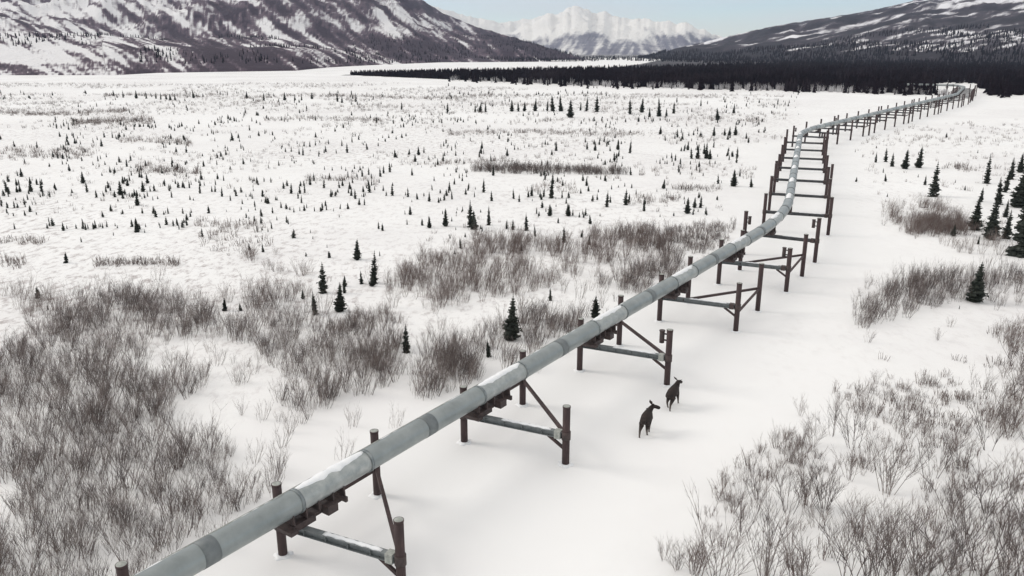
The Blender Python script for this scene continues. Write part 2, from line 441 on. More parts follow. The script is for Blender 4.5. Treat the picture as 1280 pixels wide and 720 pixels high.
right.name = 'right_hillside'
tag(right, 'dark wooded hillside with pale snow streaks, right side of valley', 'hill', kind='structure')

# ---------------------------------------------------------------- plants: prototypes as arrays
def tube_arr(pts, rads, n=3):
    V = []; Fc = []
    for k, (p, r) in enumerate(zip(pts, rads)):
        d = (pts[min(k + 1, len(pts) - 1)] - pts[max(k - 1, 0)]).normalized()
        a = Vector((0, 1, 0)) if abs(d.y) < .8 else Vector((1, 0, 0))
        u = d.cross(a).normalized(); w = u.cross(d)
        for i in range(n):
            t = 2 * math.pi * i / n; V.append(p + (u * math.cos(t) + w * math.sin(t)) * r)
    for k in range(len(pts) - 1):
        for i in range(n):
            Fc.append((k * n + i, k * n + (i + 1) % n, (k + 1) * n + (i + 1) % n, (k + 1) * n + i))
    return V, Fc
def willow(seed, stems, h, spread, twigs, base_r=.02, lean=(0, 0)):
    rs = random.Random(seed); V = []; Fc = []
    def add(pts, rads):
        v, f = tube_arr(pts, rads); b = len(V); V.extend(v); Fc.extend([tuple(i + b for i in q) for q in f])
    def branch(p, d, L, r, lvl):
        pts = [p]; rads = [r]; nseg = 3 if lvl == 0 else 2
        for k in range(nseg):
            d = (d + Vector((rs.uniform(-.16, .16), rs.uniform(-.16, .16), .10))).normalized()
            pts.append(pts[-1] + d * (L / nseg)); rads.append(r * (1 - .75 * (k + 1) / nseg))
        add(pts, rads)
        if lvl < 2:
            for j in range(twigs if lvl == 0 else max(1, twigs // 2)):
                t = rs.uniform(.3, .95); i = min(int(t * nseg), nseg - 1); q = pts[i].lerp(pts[i + 1], t * nseg - i)
                a = rs.uniform(0, 6.28); sd = Vector((math.cos(a), math.sin(a), 0))
                branch(q, (d + sd * rs.uniform(.35, .7)).normalized(), L * rs.uniform(.28, .5), r * .5, lvl + 1)
    for s in range(stems):
        a = rs.uniform(0, 6.28); q = rs.uniform(0, spread)
        out = Vector((math.cos(a), math.sin(a), 0))
        branch(out * q + Vector((0, 0, -.12)), (Vector((lean[0], lean[1], 1)) + out * rs.uniform(.05, .5)).normalized(), h * rs.uniform(.55, 1.05), base_r * rs.uniform(.7, 1.2), 0)
    return np.array([tuple(v) for v in V]), np.array(Fc)
def merge(protos, places):
    """places: (x, y, z, scale, rot, sx, which)"""
    Vs = []; Fs = []; off = 0
    for x, y, z, s, r, w in places:
        v, f = protos[w]
        c, q = math.cos(r), math.sin(r)
        M = np.array([[c, -q, 0], [q, c, 0], [0, 0, 1]]) * s
        Vs.append(v @ M.T + np.array([x, y, z])); Fs.append(f + off); off += len(v)
    return np.concatenate(Vs), np.concatenate(Fs)

# thickets that read as one mass ---------------------------------------------
BR = {
 'a': ([(-60, 455), (30, 425), (70, 395), (130, 368), (210, 372), (262, 395), (350, 372), (405, 392), (480, 400), (512, 432), (496, 478), (432, 500), (392, 520), (352, 560), (352, 600), (305, 640), (215, 690), (160, 730), (100, 790), (-60, 790)], .88, -.04),
 'b': ([(518, 500), (512, 462), (560, 430), (612, 418), (655, 396), (700, 376), (745, 357), (800, 334), (852, 318), (862, 332), (815, 362), (770, 388), (715, 424), (655, 450), (600, 480), (560, 497)], 1.15, .05),
 'c': ([(496, 342), (560, 324), (600, 300), (680, 302), (760, 290), (838, 302), (832, 318), (770, 328), (735, 342), (680, 362), (610, 376), (540, 396), (515, 372)], .72, .2),
 'd': ([(752, 300), (790, 284), (850, 280), (930, 284), (922, 302), (880, 318), (800, 322)], .75, .15),
 'e': ([(592, 211), (640, 208), (785, 214), (785, 219), (640, 218), (592, 215)], 1.3, .0),
 'f': ([(302, 322), (345, 315), (395, 330), (388, 346), (340, 342)], .5, .35),
 'g': ([(120, 331), (215, 326), (222, 333), (140, 338)], .22, .35),
 'h': ([(380, 400), (500, 330), (620, 300), (760, 280), (700, 300), (600, 320), (520, 400), (420, 420)], .30, .42),
 'i': ([(1104, 262), (1165, 256), (1203, 268), (1206, 296), (1145, 300), (1112, 280)], .95, .12),
 'j': ([(1160, 300), (1280, 304), (1330, 310), (1330, 326), (1190, 318)], .22, .4),
 'k': ([(1064, 398), (1090, 372), (1140, 350), (1290, 345), (1330, 348), (1330, 380), (1160, 385), (1100, 402), (1076, 415)], 1.0, .14),
 'l': ([(1238, 412), (1340, 420), (1340, 462), (1262, 445)], .8, .2),
 'n': ([(1236, 404), (1300, 400), (1340, 500), (1300, 560), (1230, 540), (1246, 480)], .45, .25),
 'o': ([(378, 392), (430, 396), (486, 400), (512, 430), (500, 470), (440, 486), (392, 440)], .55, .28),
 'p': ([(0, 368), (70, 360), (150, 350), (260, 372), (350, 350), (420, 372), (350, 380), (260, 398), (130, 372), (30, 420), (0, 430)], .30, .3),
 'q': ([(590, 150), (700, 144), (860, 150), (900, 158), (760, 156), (640, 155)], .03, .3),
 'm': ([(535, 284), (570, 281), (600, 292), (596, 302), (560, 300)], .12, .3),
}
TREEG = [tuple(unproj(*q)[:2]) for q in ((639,425),(744,396),(611,446),(508,440),(404,366),(425,390),(394,394),(431,366),(467,354),(452,355),(465,358),(688,376),(705,302),(727,295),(576,311),(633,286),(281,389),(301,389),(1218,377),(1191,297),(825,349),(329,315))]
TH = [willow(100 + i, 11, 2.1, .55, 4, .016, (.12, .02)) for i in range(7)]
TH2 = [willow(120 + i, 9, 1.5, .5, 3, .022) for i in range(6)]
BLAB = {
 'a': ('wide dense thicket of bare grey willow brush beside the near pipe', 'willow thicket'),
 'b': ('strip of reddish bare brush hugging the back of the pipe', 'willow thicket'),
 'c': ('middle band of bare grey brush across the snow flat behind the pipe', 'willow thicket'),
 'd': ('darker brush patch behind the pipe just before its first bend', 'willow thicket'),
 'e': ('long thin dark line of brush far out on the snow flat', 'brush line'),
 'f': ('small isolated patch of bare brush with a few spruces above the big thicket', 'brush patch'),
 'g': ('low dark strip of brush on the open snow near the left edge', 'brush patch'),
 'h': ('thin sparse twigs scattered over the snow between the brush bands', 'sparse twigs'),
 'i': ('round clump of bare brush on the snow right of the pipe bend', 'brush clump'),
 'j': ('low sparse brush beneath the dark spruces at the right edge', 'brush clump'),
 'k': ('pointed tongue of bare brush around the lone spruce, right of the cleared strip', 'willow thicket'),
 'n': ('thin bare twigs down the right frame edge between the brush tongues', 'sparse twigs'),
 'o': ('paler brush fringe where the big thicket fades into snow beside the pipe', 'willow thicket'),
 'p': ('thin feathered twigs along the upper margin of the big thicket', 'sparse twigs'),
 'q': ('faint low twigs around the far row of spruces', 'sparse twigs'),
 'l': ('bare brush at the right edge just below the tongue of brush', 'brush clump'),
 'm': ('small faint brush patch under the spruces in mid flat', 'brush patch'),
}
for key, (poly, dens, cl) in BR.items():
    A = area(poly); n = int(A * dens)
    cut = 4200
    n = min(n, cut)
    pts = scatter(poly, n, cl, 9 if key in 'abcik' else 14, ord(key), keep=2.6)
    far = key in 'degmhq'
    pr = TH2 if far else TH
    fr = random.Random(ord(key))
    pts = [q for q in pts if not any(abs(q[0] - g[0] * q[1] / g[1]) < 1.25 and -.3 < g[1] - q[1] < 4.5 for g in TREEG)]
    if key in 'abcdik': pts = pts + [q for q in ((x + fr.gauss(0, 3.2), y + fr.gauss(0, 3.2)) for x, y in pts[::4]) if dist_route(*q) > 3.2 and not (q[0] > 0 and q[1] < 60 and (q[0] - q[1] * .70) > -28 + 0 * q[0] and dist_route(*q) < 6)]
    pl = []
    for x, y in pts:
        s = random.uniform(.45, 1.15) * (1.0 if key in 'abc' else .95)
        nn = noise.noise(Vector((x / 6, y / 6, 4)))
        s *= 1 + .35 * nn
        if dist_route(x, y) < 5: s *= .6
        if key == 'e': s *= 1.25
        pl.append((x, y, ground_z(x, y) - .02, s, random.uniform(-.5, .5) if not far else random.uniform(0, 6.28), random.randrange(len(pr))))
    v, f = merge(pr, pl)
    o = add_obj('willow_thicket' if BLAB[key][1] == 'willow thicket' else BLAB[key][1].replace(' ', '_'), mesh_np('thicket', v, f, False, M_TWIG if key in 'abdek' else M_TWIG2))
    tag(o, BLAB[key][0], BLAB[key][1], kind='stuff')

# low scrub scattered on the flats
SC = [willow(200 + i, 6, .75, .45, 1, .03) for i in range(6)]
pl = []
flats = [([(-20, 118), (980, 118), (985, 170), (940, 240), (860, 290), (700, 300), (560, 320), (420, 360), (-20, 360)], 3000, .74, 26.0),
         ([(-20, 104), (500, 104), (900, 122), (900, 160), (-20, 150)], 2000, .72, 60.0),
         ([(1060, 160), (1280, 150), (1290, 300), (1180, 300), (1100, 250)], 260, .6, 12.0),
         ([(1090, 400), (1290, 400), (1290, 560), (1180, 560), (960, 560), (1040, 470)], 120, .6, 9.0)]
for poly, n, cl, sc in flats:
    for x, y in scatter(poly, n, cl, sc, 60 + n % 17, keep=9):
        k = 1 + math.hypot(x, y) / 500
        pl.append((x, y, ground_z(x, y) - .03, random.uniform(.4, 1.15) * k, random.uniform(0, 6.28), random.randrange(6)))
for (x0, x1, yc, ht, n) in ((0, 160, 141, 2.5, 260), (90, 190, 153, 5, 340), (130, 250, 121, 2, 160), (300, 620, 121, 2, 420), (330, 480, 150, 3, 160), (150, 240, 178, 4, 120), (170, 250, 215, 5, 110), (0, 60, 302, 4, 26), (120, 222, 331, 5, 60),
                        (0, 120, 190, 8, 160), (560, 800, 167, 3, 220), (860, 950, 150, 4, 90), (610, 700, 134, 2, 90), (500, 640, 204, 3, 60), (380, 480, 228, 5, 60), (840, 900, 238, 4, 50), (660, 720, 236, 9, 44), (790, 850, 250, 5, 44), (240, 330, 282, 6, 44), (0, 30, 328, 5, 18), (1060, 1280, 172, 6, 60), (1180, 1215, 208, 4, 26), (250, 340, 300, 16, 40), (690, 960, 215, 12, 90)):
    for _ in range(n):
        qx = random.uniform(x0, x1); qy = yc + random.gauss(0, ht / 2) + 2 * math.sin(qx / 37)
        g = unproj(qx, qy); k = 1 + g.length / 700
        if dist_route(g.x, g.y) > 8: pl.append((g.x, g.y, ground_z(g.x, g.y) - .03, random.uniform(.6, 1.5) * k, random.uniform(0, 6.28), random.randrange(6)))
v, f = merge(SC, pl)
tag(add_obj('low_scrub', mesh_np('low_scrub', v, f, False, M_SCRUB)), 'low pale scrub tips poking through the snow all over the flats', 'scrub', kind='stuff')

# ---------------------------------------------------------------- spruce
def spruce_arrays(seed, width, levels=15, per=9, top=.05):
    rs = random.Random(seed); V = []; Fc = []
    lo = rs.uniform(.04, .10)
    for L in range(levels):
        t = L / (levels - 1)
        z = lo + (1 - lo) * (t ** .92) * .97
        Rr = width / 2 * ((1 - t) ** .78) * rs.uniform(.78, 1.12) + .012
        if L < 2: Rr *= .85
        k = max(4, int(per * (1 - t * .45)))
        a0 = rs.uniform(0, 6.28)
        for j in range(k):
            if rs.random() < .10: continue
            a = a0 + 6.283 * j / k + rs.uniform(-.25, .25); r = Rr * rs.uniform(.62, 1.2)
            d = Vector((math.cos(a), math.sin(a), 0)); s = Vector((-d.y, d.x, 0)); w = r * rs.uniform(.34, .52) + .006
            dz = -r * rs.uniform(.25, .6); th = .022 + r * .18
            c0 = Vector((0, 0, z)); b = len(V)
            V += [c0 + d * r * .08 + Vector((0, 0, .012)), c0 + d * r * .55 + s * w + Vector((0, 0, dz * .75 - th * .4)), c0 + d * r + Vector((0, 0, dz)), c0 + d * r * .55 - s * w + Vector((0, 0, dz * .75 - th * .4)), c0 + d * r * .5 + Vector((0, 0, dz * .45 + .004)), c0 + d * r * .45 + Vector((0, 0, dz * .8 - th))]
            Fc += [(b, b + 1, b + 4), (b + 1, b + 2, b + 4), (b + 2, b + 3, b + 4), (b + 3, b, b + 4), (b, b + 5, b + 1), (b + 1, b + 5, b + 2), (b + 2, b + 5, b + 3), (b + 3, b + 5, b)]
            for q in range(2):
                if r < .03: break
                e = rs.uniform(.35, .9); sg = rs.choice((-1, 1)); p = c0 + d * r * e + Vector((0, 0, dz * e)); b = len(V)
                V += [p, p + s * sg * w * 1.1 + d * r * .22 + Vector((0, 0, -.02)), p + d * r * .3 + Vector((0, 0, .016))]
                Fc += [(b, b + 1, b + 2)]
    b = len(V); V += [Vector((.008, 0, .93)), Vector((-.006, .008, .93)), Vector((-.006, -.008, .93)), Vector((0, 0, 1.03))]
    Fc += [(b, b + 1, b + 3), (b + 1, b + 2, b + 3), (b + 2, b, b + 3)]
    return np.array([tuple(v) for v in V]), np.array(Fc)
SPR = []
for i, w in enumerate((.30, .36, .42, .27, .48, .33, .62)):
    v, f = spruce_arrays(40 + i, w, 17 if i != 6 else 10)
    cm = mesh_np('crown', v, f, False, M_SPRUCE)
    tv, tf = tube_arr([Vector((0, 0, -.05)), Vector((.003, 0, .3)), Vector((0, .003, .95))], [.022, .016, .003], 6)
    tm = mesh_np('trunk', [tuple(p) for p in tv], tf, True, M_BARK)
    SPR.append((w, cm, tm, v, f))
THINGS = []     # (object, px, py, hpx, kind)
def place_spruce(px, py, hpx, wide=None, grow=1.0):
    g = unproj(px, py)
    if dist_route(g.x, g.y) < 2.2 and py > 250:
        pass
    z = ground_z(g.x, g.y)
    _, y1, fw = proj(g.x, g.y, z)
    h = hpx * fw / F / CP * grow
    i = wide if wide is not None else random.choice((0, 1, 2, 3, 5, 1, 2))
    w, cm, tm, _, _ = SPR[i]
    e = empty('spruce_tree', (g.x, g.y, z), random.uniform(0, 6.28))
    e.scale = (h * random.uniform(.92, 1.1), h * random.uniform(.92, 1.1), h)
    e.rotation_euler[0] = random.gauss(0, .045); e.rotation_euler[1] = random.gauss(0, .045)
    add_obj('trunk', tm, e); add_obj('crown', cm, e)
    THINGS.append([e, px, py, hpx, 'spruce', None])
    return e
NAMED = [ # px, py(base), height px, proto, label
 (639, 425, 56, 2, 'tall full spruce standing just behind the pipe between second and third supports'),
 (744, 396, 28, 4, 'dark squat spruce directly behind the pipe at the third support'),
 (611, 446, 24, 0, 'small narrow spruce buried in reddish brush behind the pipe'),
 (508, 440, 36, 1, 'bushy spruce alone at the front tip of the big willow thicket'),
 (404, 366, 38, 1, 'tall slim spruce on snow above the thicket, upper one of the group of five'),
 (425, 390, 36, 2, 'wide tall spruce standing at the top edge of the big thicket'),
 (394, 394, 31, 0, 'narrow spruce at thicket edge, lower leftmost of the group of five'),
 (431, 366, 18, 3, 'small slim spruce just behind the wide tall one at the thicket edge'),
 (446, 325, 26, 2, 'compact dark spruce alone on open snow above the five near the thicket'),
 (467, 354, 40, 3, 'very thin tall spruce on snow right of the group by the thicket'),
 (452, 355, 17, 1, 'small spruce at the foot left of the very thin tall one'),
 (465, 358, 18, 2, 'small stubby spruce growing against the foot of the very thin tall one'),
 (412, 322, 9, 6, 'low round spruce bush alone left of the compact dark spruce'),
 (688, 376, 17, 1, 'single small spruce on the snow lane behind the pipe'),
 (588, 284, 33, 0, 'taller spruce of the close pair in mid flat behind the pipe'),
 (593, 287, 24, 2, 'shorter wide spruce of the close pair in mid flat behind the pipe'),
 (611, 281, 24, 3, 'slim spruce just right of the close pair in mid flat'),
 (557, 283, 22, 2, 'full spruce left of the close pair in mid flat'),
 (537, 285, 15, 2, 'squat spruce leftmost of the row beside the close pair in mid flat'),
 (689, 247, 30, 3, 'very slender spruce standing just below the long thin brush line'),
 (917, 233, 21, 2, 'dark spruce on the flat nearest the left of the pipe bend'),
 (367, 297, 12, 6, 'dark round spruce bush alone on wide snow, above the isolated brush patch'),
 (172, 291, 16, 4, 'bushy dark spruce alone on the left part of the open snow'),
 (83, 329, 14, 4, 'dark squat spruce on bare snow left of the low brush strip'),
 (47, 371, 16, 6, 'wide dark spruce bush close above the thicket near the left edge'),
 (281, 389, 17, 4, 'dark squat spruce at the top edge of the thicket, larger of the two'),
 (301, 389, 10, 6, 'small dark spruce bush right beside a larger squat one at the thicket edge'),
 (1166.5, 245, 42, 1, 'tall slender spruce alone on open snow right of the cleared strip'),
 (1148, 209, 26, 2, 'broad pointed spruce, last in the row of five right of the pipe'),
 (1131, 211, 24, 2, 'pointed spruce, fourth in the row of five right of the pipe'),
 (1115, 208, 17, 1, 'small spruce, third in the row of five right of the pipe'),
 (1107, 202, 17, 1, 'small spruce, second in the row of five right of the pipe'),
 (1094.5, 203, 13, 3, 'thin spruce nearest the pipe in the row of five'),
 (1156, 232, 12, 1, 'little spruce just left of the tall slender one on open snow'),
 (1233, 230, 36, 3, 'thin pole like spruce left of the dark stand at the right edge'),
 (1218, 288, 40, 2, 'full spruce at the left end of the dark stand, behind the brush'),
 (1237, 300, 50, 2, 'big full spruce in front of the dark stand at the right edge'),
 (1226, 251, 18, 1, 'small spruce behind the left end of the dark stand'),
 (1248, 254, 33, 1, 'slim spruce in the middle of the dark stand at the right edge'),
 (1256, 240, 32, 0, 'narrow spruce at the back of the dark stand, left of the tallest one'),
 (1264, 224, 27, 1, 'rearmost spruce of the dark stand at the right edge'),
 (1273, 258, 52, 2, 'tall dark spruce at the edge of the frame, upper right of the stand'),
 (1276, 321, 74, 4, 'largest darkest spruce of the stand, cut by the right edge of the frame'),
 (1257, 270, 22, 5, 'short spruce crouched in the middle of the dark stand'),
 (1257, 299, 36, 1, 'medium spruce in front of the stand, between the big full and largest ones'),
 (1218, 377, 51, 2, 'lone tall spruce rising from the pointed tongue of brush'),
 (1191, 297, 15, 2, 'small spruce inside the round brush clump right of the bend'),
 (1222, 307, 11, 5, 'tiny spruce in low brush below the dark stand'),
 (713, 146.5, 22, 2, 'large dark spruce nearest in the far row before the forest'),
]
for px, py, h, w, lab in NAMED:
    e = place_spruce(px, py, h, w); tag(e, lab, 'spruce tree'); THINGS[-1][5] = lab
SMALL = """633 286 12;641 287 13;658 288 22;669 295 14;652 314 12;705 302 20;727 295 10;736 305 13;576 311 14;513 268 11;710 267 15;716 267 8;732 267 10;738 278 12
502 137 10;559.5 140.6 12;594 140.6 10;600 140 12;607 140 13;640 139 14;648 139 12;655.5 139 12;668.6 139 15;684 139 14;691 139 20;701 139 20;725.6 138 10;733 139 18;746 140 20;787.5 143 20;802 141 18;812 146 12;824 145.5 23;833 145.5 10;842 142 14;876 133 9;897 150 15;917 142 12
695 188 12;787.5 191 17;772.5 187 13;744 188 11;768 202 12;872 197 16;883 197 20;859.5 187 11;848.6 215.6 11;939 234 12;758.6 257 20;782 255 20;687 268 15;805 262.5 18;859 266 20;868 259 13;875.6 259 15;642 247.5 13;649 251 10;664.5 244.5 14;679.5 245.6 12;604.5 240 17;585 238 8;616.5 219.4 13;710.6 268 15;512.6 268 10;510 245.6 12;490.5 243.7 14;487.5 215.6 13;515 219 10;494 197 10;519 202.5 10;530 190.5 8;825 349 13
142 120 7;154 122 9;170.6 123 10;183 123 9;195 123 8;201 124 9;208 124 7;213 125 8;219 125 7;242 123 9;308.6 123 9;330 126 10;356 125.6 10;369 125.6 7;377 125.6 7;390 124 8;422 127 12;427.5 129 9;445 127 11
71 161 7;87 214 9;215.6 204 8;109 240 13;104 229 15;52.5 240 17;39 240 15;25.5 240 10;9.4 240 16;31 257 10;130 245.6 5;151 244 18;154 229 10;172 257 15;179 240 14;184.5 229 12;237 235.5 10;250 242 14;277.5 245.6 12;269 240 9;265 240 8;293 240 7;328.5 245.6 9;364 242 13;375 242 11;381 241 11;388 232 10;405 235.5 12;414 245.6 10;439 244 11;444 247.5 12;449 255 9;455.6 255 9;425 260.6 7;435 260.6 8;462 240 18;453 221 10;461 219 10;475.5 221 11;379 195 11;374 194 8;290.6 175.5 10;434 191 12;459 187 9;312 163 7;253 296 12;104 281 8;134 285 8;139 264 9;129 272 8;102 304 7;142 295.5 5;181 292 5;411 322.5 9;329 315 12;431 358 14
323.5 381.6 4;393 390 20;60 385.6 6;379 374 12;1104 216 6;1107 227 10;1109 245.6 5;1194 229 4;1275 215 24;1199 386 5;846 128 7;1206 238 6"""
small = [tuple(map(float, t.split())) for line in SMALL.split('\n') for t in line.split(';')]
for px, py, h in small: place_spruce(px, py, h)
# more small ones between them, drawn from the bands where the photo shows them
bands = [([(480, 190), (960, 160), (960, 200), (480, 205)], 34, (6, 11)), ([(820, 168), (940, 168), (925, 205), (840, 205)], 26, (7, 14)),
         ([(500, 222), (930, 215), (900, 262), (500, 262)], 24, (6, 12)), ([(0, 165), (240, 165), (300, 240), (0, 240)], 34, (5, 11)),
         ([(380, 150), (480, 150), (480, 200), (380, 200)], 12, (6, 10)), ([(350, 215), (480, 215), (480, 262), (350, 262)], 10, (7, 10))]
left_n = 300 - len(THINGS)
tot = sum(b[1] for b in bands)
for poly, n, (a, b) in bands:
    rs = random.Random(n)
    k = round(n * left_n / tot); c = 0
    xs = [p[0] for p in poly]; ys = [p[1] for p in poly]
    while c < k and len(THINGS) < 300:
        px, py = rs.uniform(min(xs), max(xs)), rs.uniform(min(ys), max(ys))
        if not inside(poly, px, py): continue
        if any(abs(px - t[1]) < 4 and abs(py - t[2]) < 5 for t in THINGS): continue
        place_spruce(px, py, rs.uniform(a, b) * (.8 + .2 * (py - 100) / 100)); c += 1
SPRUCES = [t for t in THINGS]
# the rest of the small spruces: too many to count
pl = []
rs = random.Random(5)
for (x0, x1, y0, y1, n) in ((-10, 480, 150, 290, 1200), (480, 960, 150, 270, 1000), (-10, 1000, 116, 160, 1000), (300, 760, 260, 330, 60), (1060, 1290, 150, 240, 26), (480, 1100, 106, 122, 160)):
    for _ in range(n):
        px, py = rs.uniform(x0, x1), y0 + (y1 - y0) * rs.random() ** 1.3
        if noise.fractal(Vector((px / 60, py / 14, 5)), 1, 2, 3) < rs.uniform(-.10, .28): continue
        g = unproj(px, py)
        if dist_route(g.x, g.y) < 12: continue
        hp = rs.uniform(2.2, 6.5) * (.7 + (py - 110) / 190)
        pl.append((g.x, g.y, ground_z(g.x, g.y), hp * math.hypot(g.x, g.y) / F, rs.uniform(0, 6.28), rs.randrange(7)))
v, f = merge([(s[3], s[4]) for s in SPR], pl)
tag(add_obj('tiny_spruces', mesh_np('tiny_spruces', v, f, False, M_SPRUCE)), 'countless tiny spruces dotted over the far snow flats', 'small spruces', kind='stuff')

# ---------------------------------------------------------------- far forest
def cone_tree(seed):
    rs = random.Random(seed); V = []; Fc = []
    for L in range(4):
        z0 = .02 + L * .24; z1 = z0 + .34; r = (.20 - L * .045) * rs.uniform(.85, 1.15); b = len(V)
        for j in range(6):
            a = 6.283 * j / 6 + L; rr = r * rs.uniform(.75, 1.2); V.append((math.cos(a) * rr, math.sin(a) * rr, z0 + rs.uniform(-.03, .03)))
        V.append((0, 0, min(z1, 1)))
        Fc += [(b + j, b + (j + 1) % 6, b + 6) for j in range(6)]
    return np.array(V), np.array(Fc)
CONES = [cone_tree(i) for i in range(6)]
lo_f = ip([430, 440, 520, 600, 700, 800, 1000, 1150, 1210, 1290, 1500], [93.5, 94, 97.5, 101, 105, 108.5, 113, 117, 118.5, 119.5, 121])
up_f = ip([430, 440, 520, 600, 700, 800, 1000, 1290, 1500], [92.5, 92.8, 94.5, 95.0, 93, 90, 80, 78, 78])
pl = []; rs = random.Random(9)
clear = [(1040, 122), (1172, 121), (1160, 104), (1215, 103), (1240, 122), (1215, 130)]
for k in range(15500):
    px = 438 + (1400 - 438) * rs.random() ** .9
    a, b = lo_f(px), up_f(px)
    # even density over the ground
    da, db = 26000 / (a - HOR), 26000 / (b - HOR)
    d = da + (db - da) * rs.random() ** 1.5
    py = HOR + 26000 / d
    if inside(clear, px, py) and py > 104.5 and px > 1145: continue
    g = unproj(px, py)
    if dist_route(g.x, g.y) < 7: continue
    h = rs.uniform(5.5, 10.5) * float(np.interp(px, [438, 560, 700], [.5, .85, 1])) * (.75 if d < da * 1.03 else 1)
    pl.append((g.x, g.y, 0, h, rs.uniform(0, 6.28), rs.randrange(6)))
for k in range(420):                      # ragged outliers along the near margin
    px = 560 + 720 * rs.random(); py = lo_f(px) + abs(rs.gauss(0, 1.6))
    if noise.noise(Vector((px / 20, 3, 1))) < -.05 or inside(clear, px, py): continue
    g = unproj(px, py)
    if dist_route(g.x, g.y) > 9: pl.append((g.x, g.y, 0, rs.uniform(2.5, 9.5), rs.uniform(0, 6.28), rs.randrange(6)))
for k in range(3600):                     # woods on the valley floor under the far peak
    px = rs.uniform(590, 1330); py = 71.2 + (4.5 + 3.5 * min(1, max(0, (px - 780) / 120))) * rs.random()
    if px < 800 and noise.noise(Vector((px / 30, py, 1))) < -.2: continue
    g = unproj(px, py); pl.append((g.x, g.y, 0, rs.uniform(5, 9), rs.uniform(0, 6.28), rs.randrange(6)))
# woods climbing the right hillside and the foot of the left range
def hill_trees(HV, n, cond, hr):
    m, q, _ = HV.shape
    for _ in range(n):
        i, j = rs.randrange(m - 1), rs.randrange(0, 70)
        p = HV[i, j] * (1 - (t := rs.random())) + HV[min(i + 1, m - 1), j + 1] * t
        a, b, _ = proj(*p)
        if not cond(a, b, p): continue
        pl.append((p[0], p[1], p[2] - .5, rs.uniform(*hr), rs.uniform(0, 6.28), rs.randrange(6)))
hill_trees(RV, 16000, lambda a, b, p: a < 1330 and b > float(np.interp(a, [800, 1000, 1100, 1280], [66, 58, 40, 26])) and noise.fractal(Vector((p[0] / 170, p[1] / 260, 0)), 1, 2, 3) > -.28 - (b - 55) / 60, (6, 11))
hill_trees(LV, 9000, lambda a, b, p: -30 < a < 760 and 44 < b < 80 and not (a < 172 and b > 58) and noise.fractal(Vector((p[0] / 160, p[1] / 300, 3)), 1, 2, 3) > .12 - (.2 if a > 440 else 0), (5, 9))
v, f = merge(CONES, pl)
tag(add_obj('far_forest', mesh_np('far_forest', v, f, False, M_FOREST)), 'dark spruce forest belt across the valley and up the lower slopes', 'forest', kind='stuff')
# frosted brush along the near edge of the forest
FR = [willow(300 + i, 9, 2.6, .9, 2, .09) for i in range(4)]
pl = []
for k in range(520):
    px = 560 + 640 * rs.random() ** .7; py = lo_f(px) + rs.uniform(-.4, 1.5)
    if noise.noise(Vector((px / 14, 1, 1))) < -.15: continue
    g = unproj(px, py)
    if dist_route(g.x, g.y) < 8: continue
    pl.append((g.x, g.y, 0, rs.uniform(.6, 1.7), rs.uniform(0, 6.28), rs.randrange(4)))
v, f = merge(FR, pl)
tag(add_obj('frosted_brush', mesh_np('frosted_brush', v, f, False, M_FROST)), 'pale frosted brush fringing the near edge of the dark forest', 'brush', kind='stuff')

# ---------------------------------------------------------------- individual willow shrubs, lower right
WSH = []
for i in range(9):
    v, f = willow(400 + i, (5, 8, 10, 6, 13, 9, 4, 11, 15)[i], 1.0, .11, (8, 9, 8, 9, 8, 9, 9, 7, 8)[i], .0068)
    WSH.append(mesh_np('willow_shrub', v, f, False, M_TWIG2 if i % 3 == 2 else M_TWIG))
def place_shrub(px, py, hpx, which, label=None):
    g = unproj(px, py); z = ground_z(g.x, g.y); _, _, fw = proj(g.x, g.y, z)
    h = hpx * fw / F / CP * 1.0
    o = add_obj('willow_shrub', WSH[which], None, (g.x, g.y, z), (random.uniform(-.08, .08), random.uniform(-.08, .08), random.uniform(0, 6.28)))
    w = random.uniform(.85, 1.25); o.scale = (h * w, h * w, h)
    THINGS.append([o, px, py, hpx, 'shrub', label])
    if label: tag(o, label, 'willow shrub')
    return o
# measured on the photograph: x, y of the foot, height, form
SHR = """868 718 62 8;845 712 38 4;830 700 30 2;900 735 110 1;915 640 40 8;948 625 46 4;930 668 70 0;985 640 60 1;1008 632 66 8;1030 636 70 7;955 722 96 4;1000 735 90 8;1045 700 62 3;965 740 60 2
1110 620 72 4;1112 655 30 6;1150 530 26 6;1128 540 34 3;1090 575 30 2;1065 560 60 1;1040 545 46 3;1015 560 40 2;990 580 36 5;1000 520 24 2;970 560 26 2;1060 600 40 5
1165 600 58 6;1180 570 44 0;1200 585 52 1;1235 560 70 0;1262 540 46 6;1240 512 54 6;1275 500 66 3;1222 496 40 6;1255 470 24 2;1279 480 40 4;1235 640 70 1;1270 610 50 5;1265 655 64 0
1060 725 100 3;1085 738 110 4;1100 700 72 5;1120 730 96 8;1150 722 84 7;1165 738 90 1;1185 715 70 4;1205 742 100 3;1230 720 92 0;1240 745 70 2;1262 728 100 1;1280 745 96 4;1020 660 36 2;1065 655 40 5;1140 665 40 2;1190 650 54 3;1215 668 56 6;1080 520 26 2;1110 500 20 2;1050 505 18 2;1095 478 16 2;1165 520 16 6;1180 505 14 2;940 590 22 2;905 610 26 2;1160 560 24 2;1205 540 20 2;1140 590 22 2;1290 690 90 1;1290 570 60 4"""
SHL = {(868, 718): 'dense dark willow shrub at the lower corner of the brush nearest the cleared strip', (948, 625): 'thick rounded bare shrub, foremost into the cleared strip below the two moose',
       (1030, 636): 'tall dark twiggy shrub in the densest knot of the right hand brush', (1110, 620): 'narrow upright dark shrub standing alone in the middle of the right hand brush',
       (1065, 560): 'tall thin pale shrub at the upper middle of the right hand brush', (1235, 560): 'open forked shrub with few arching stems near the right edge',
       (1222, 496): 'thin single stemmed shrub alone on snow, highest up toward the right edge'}
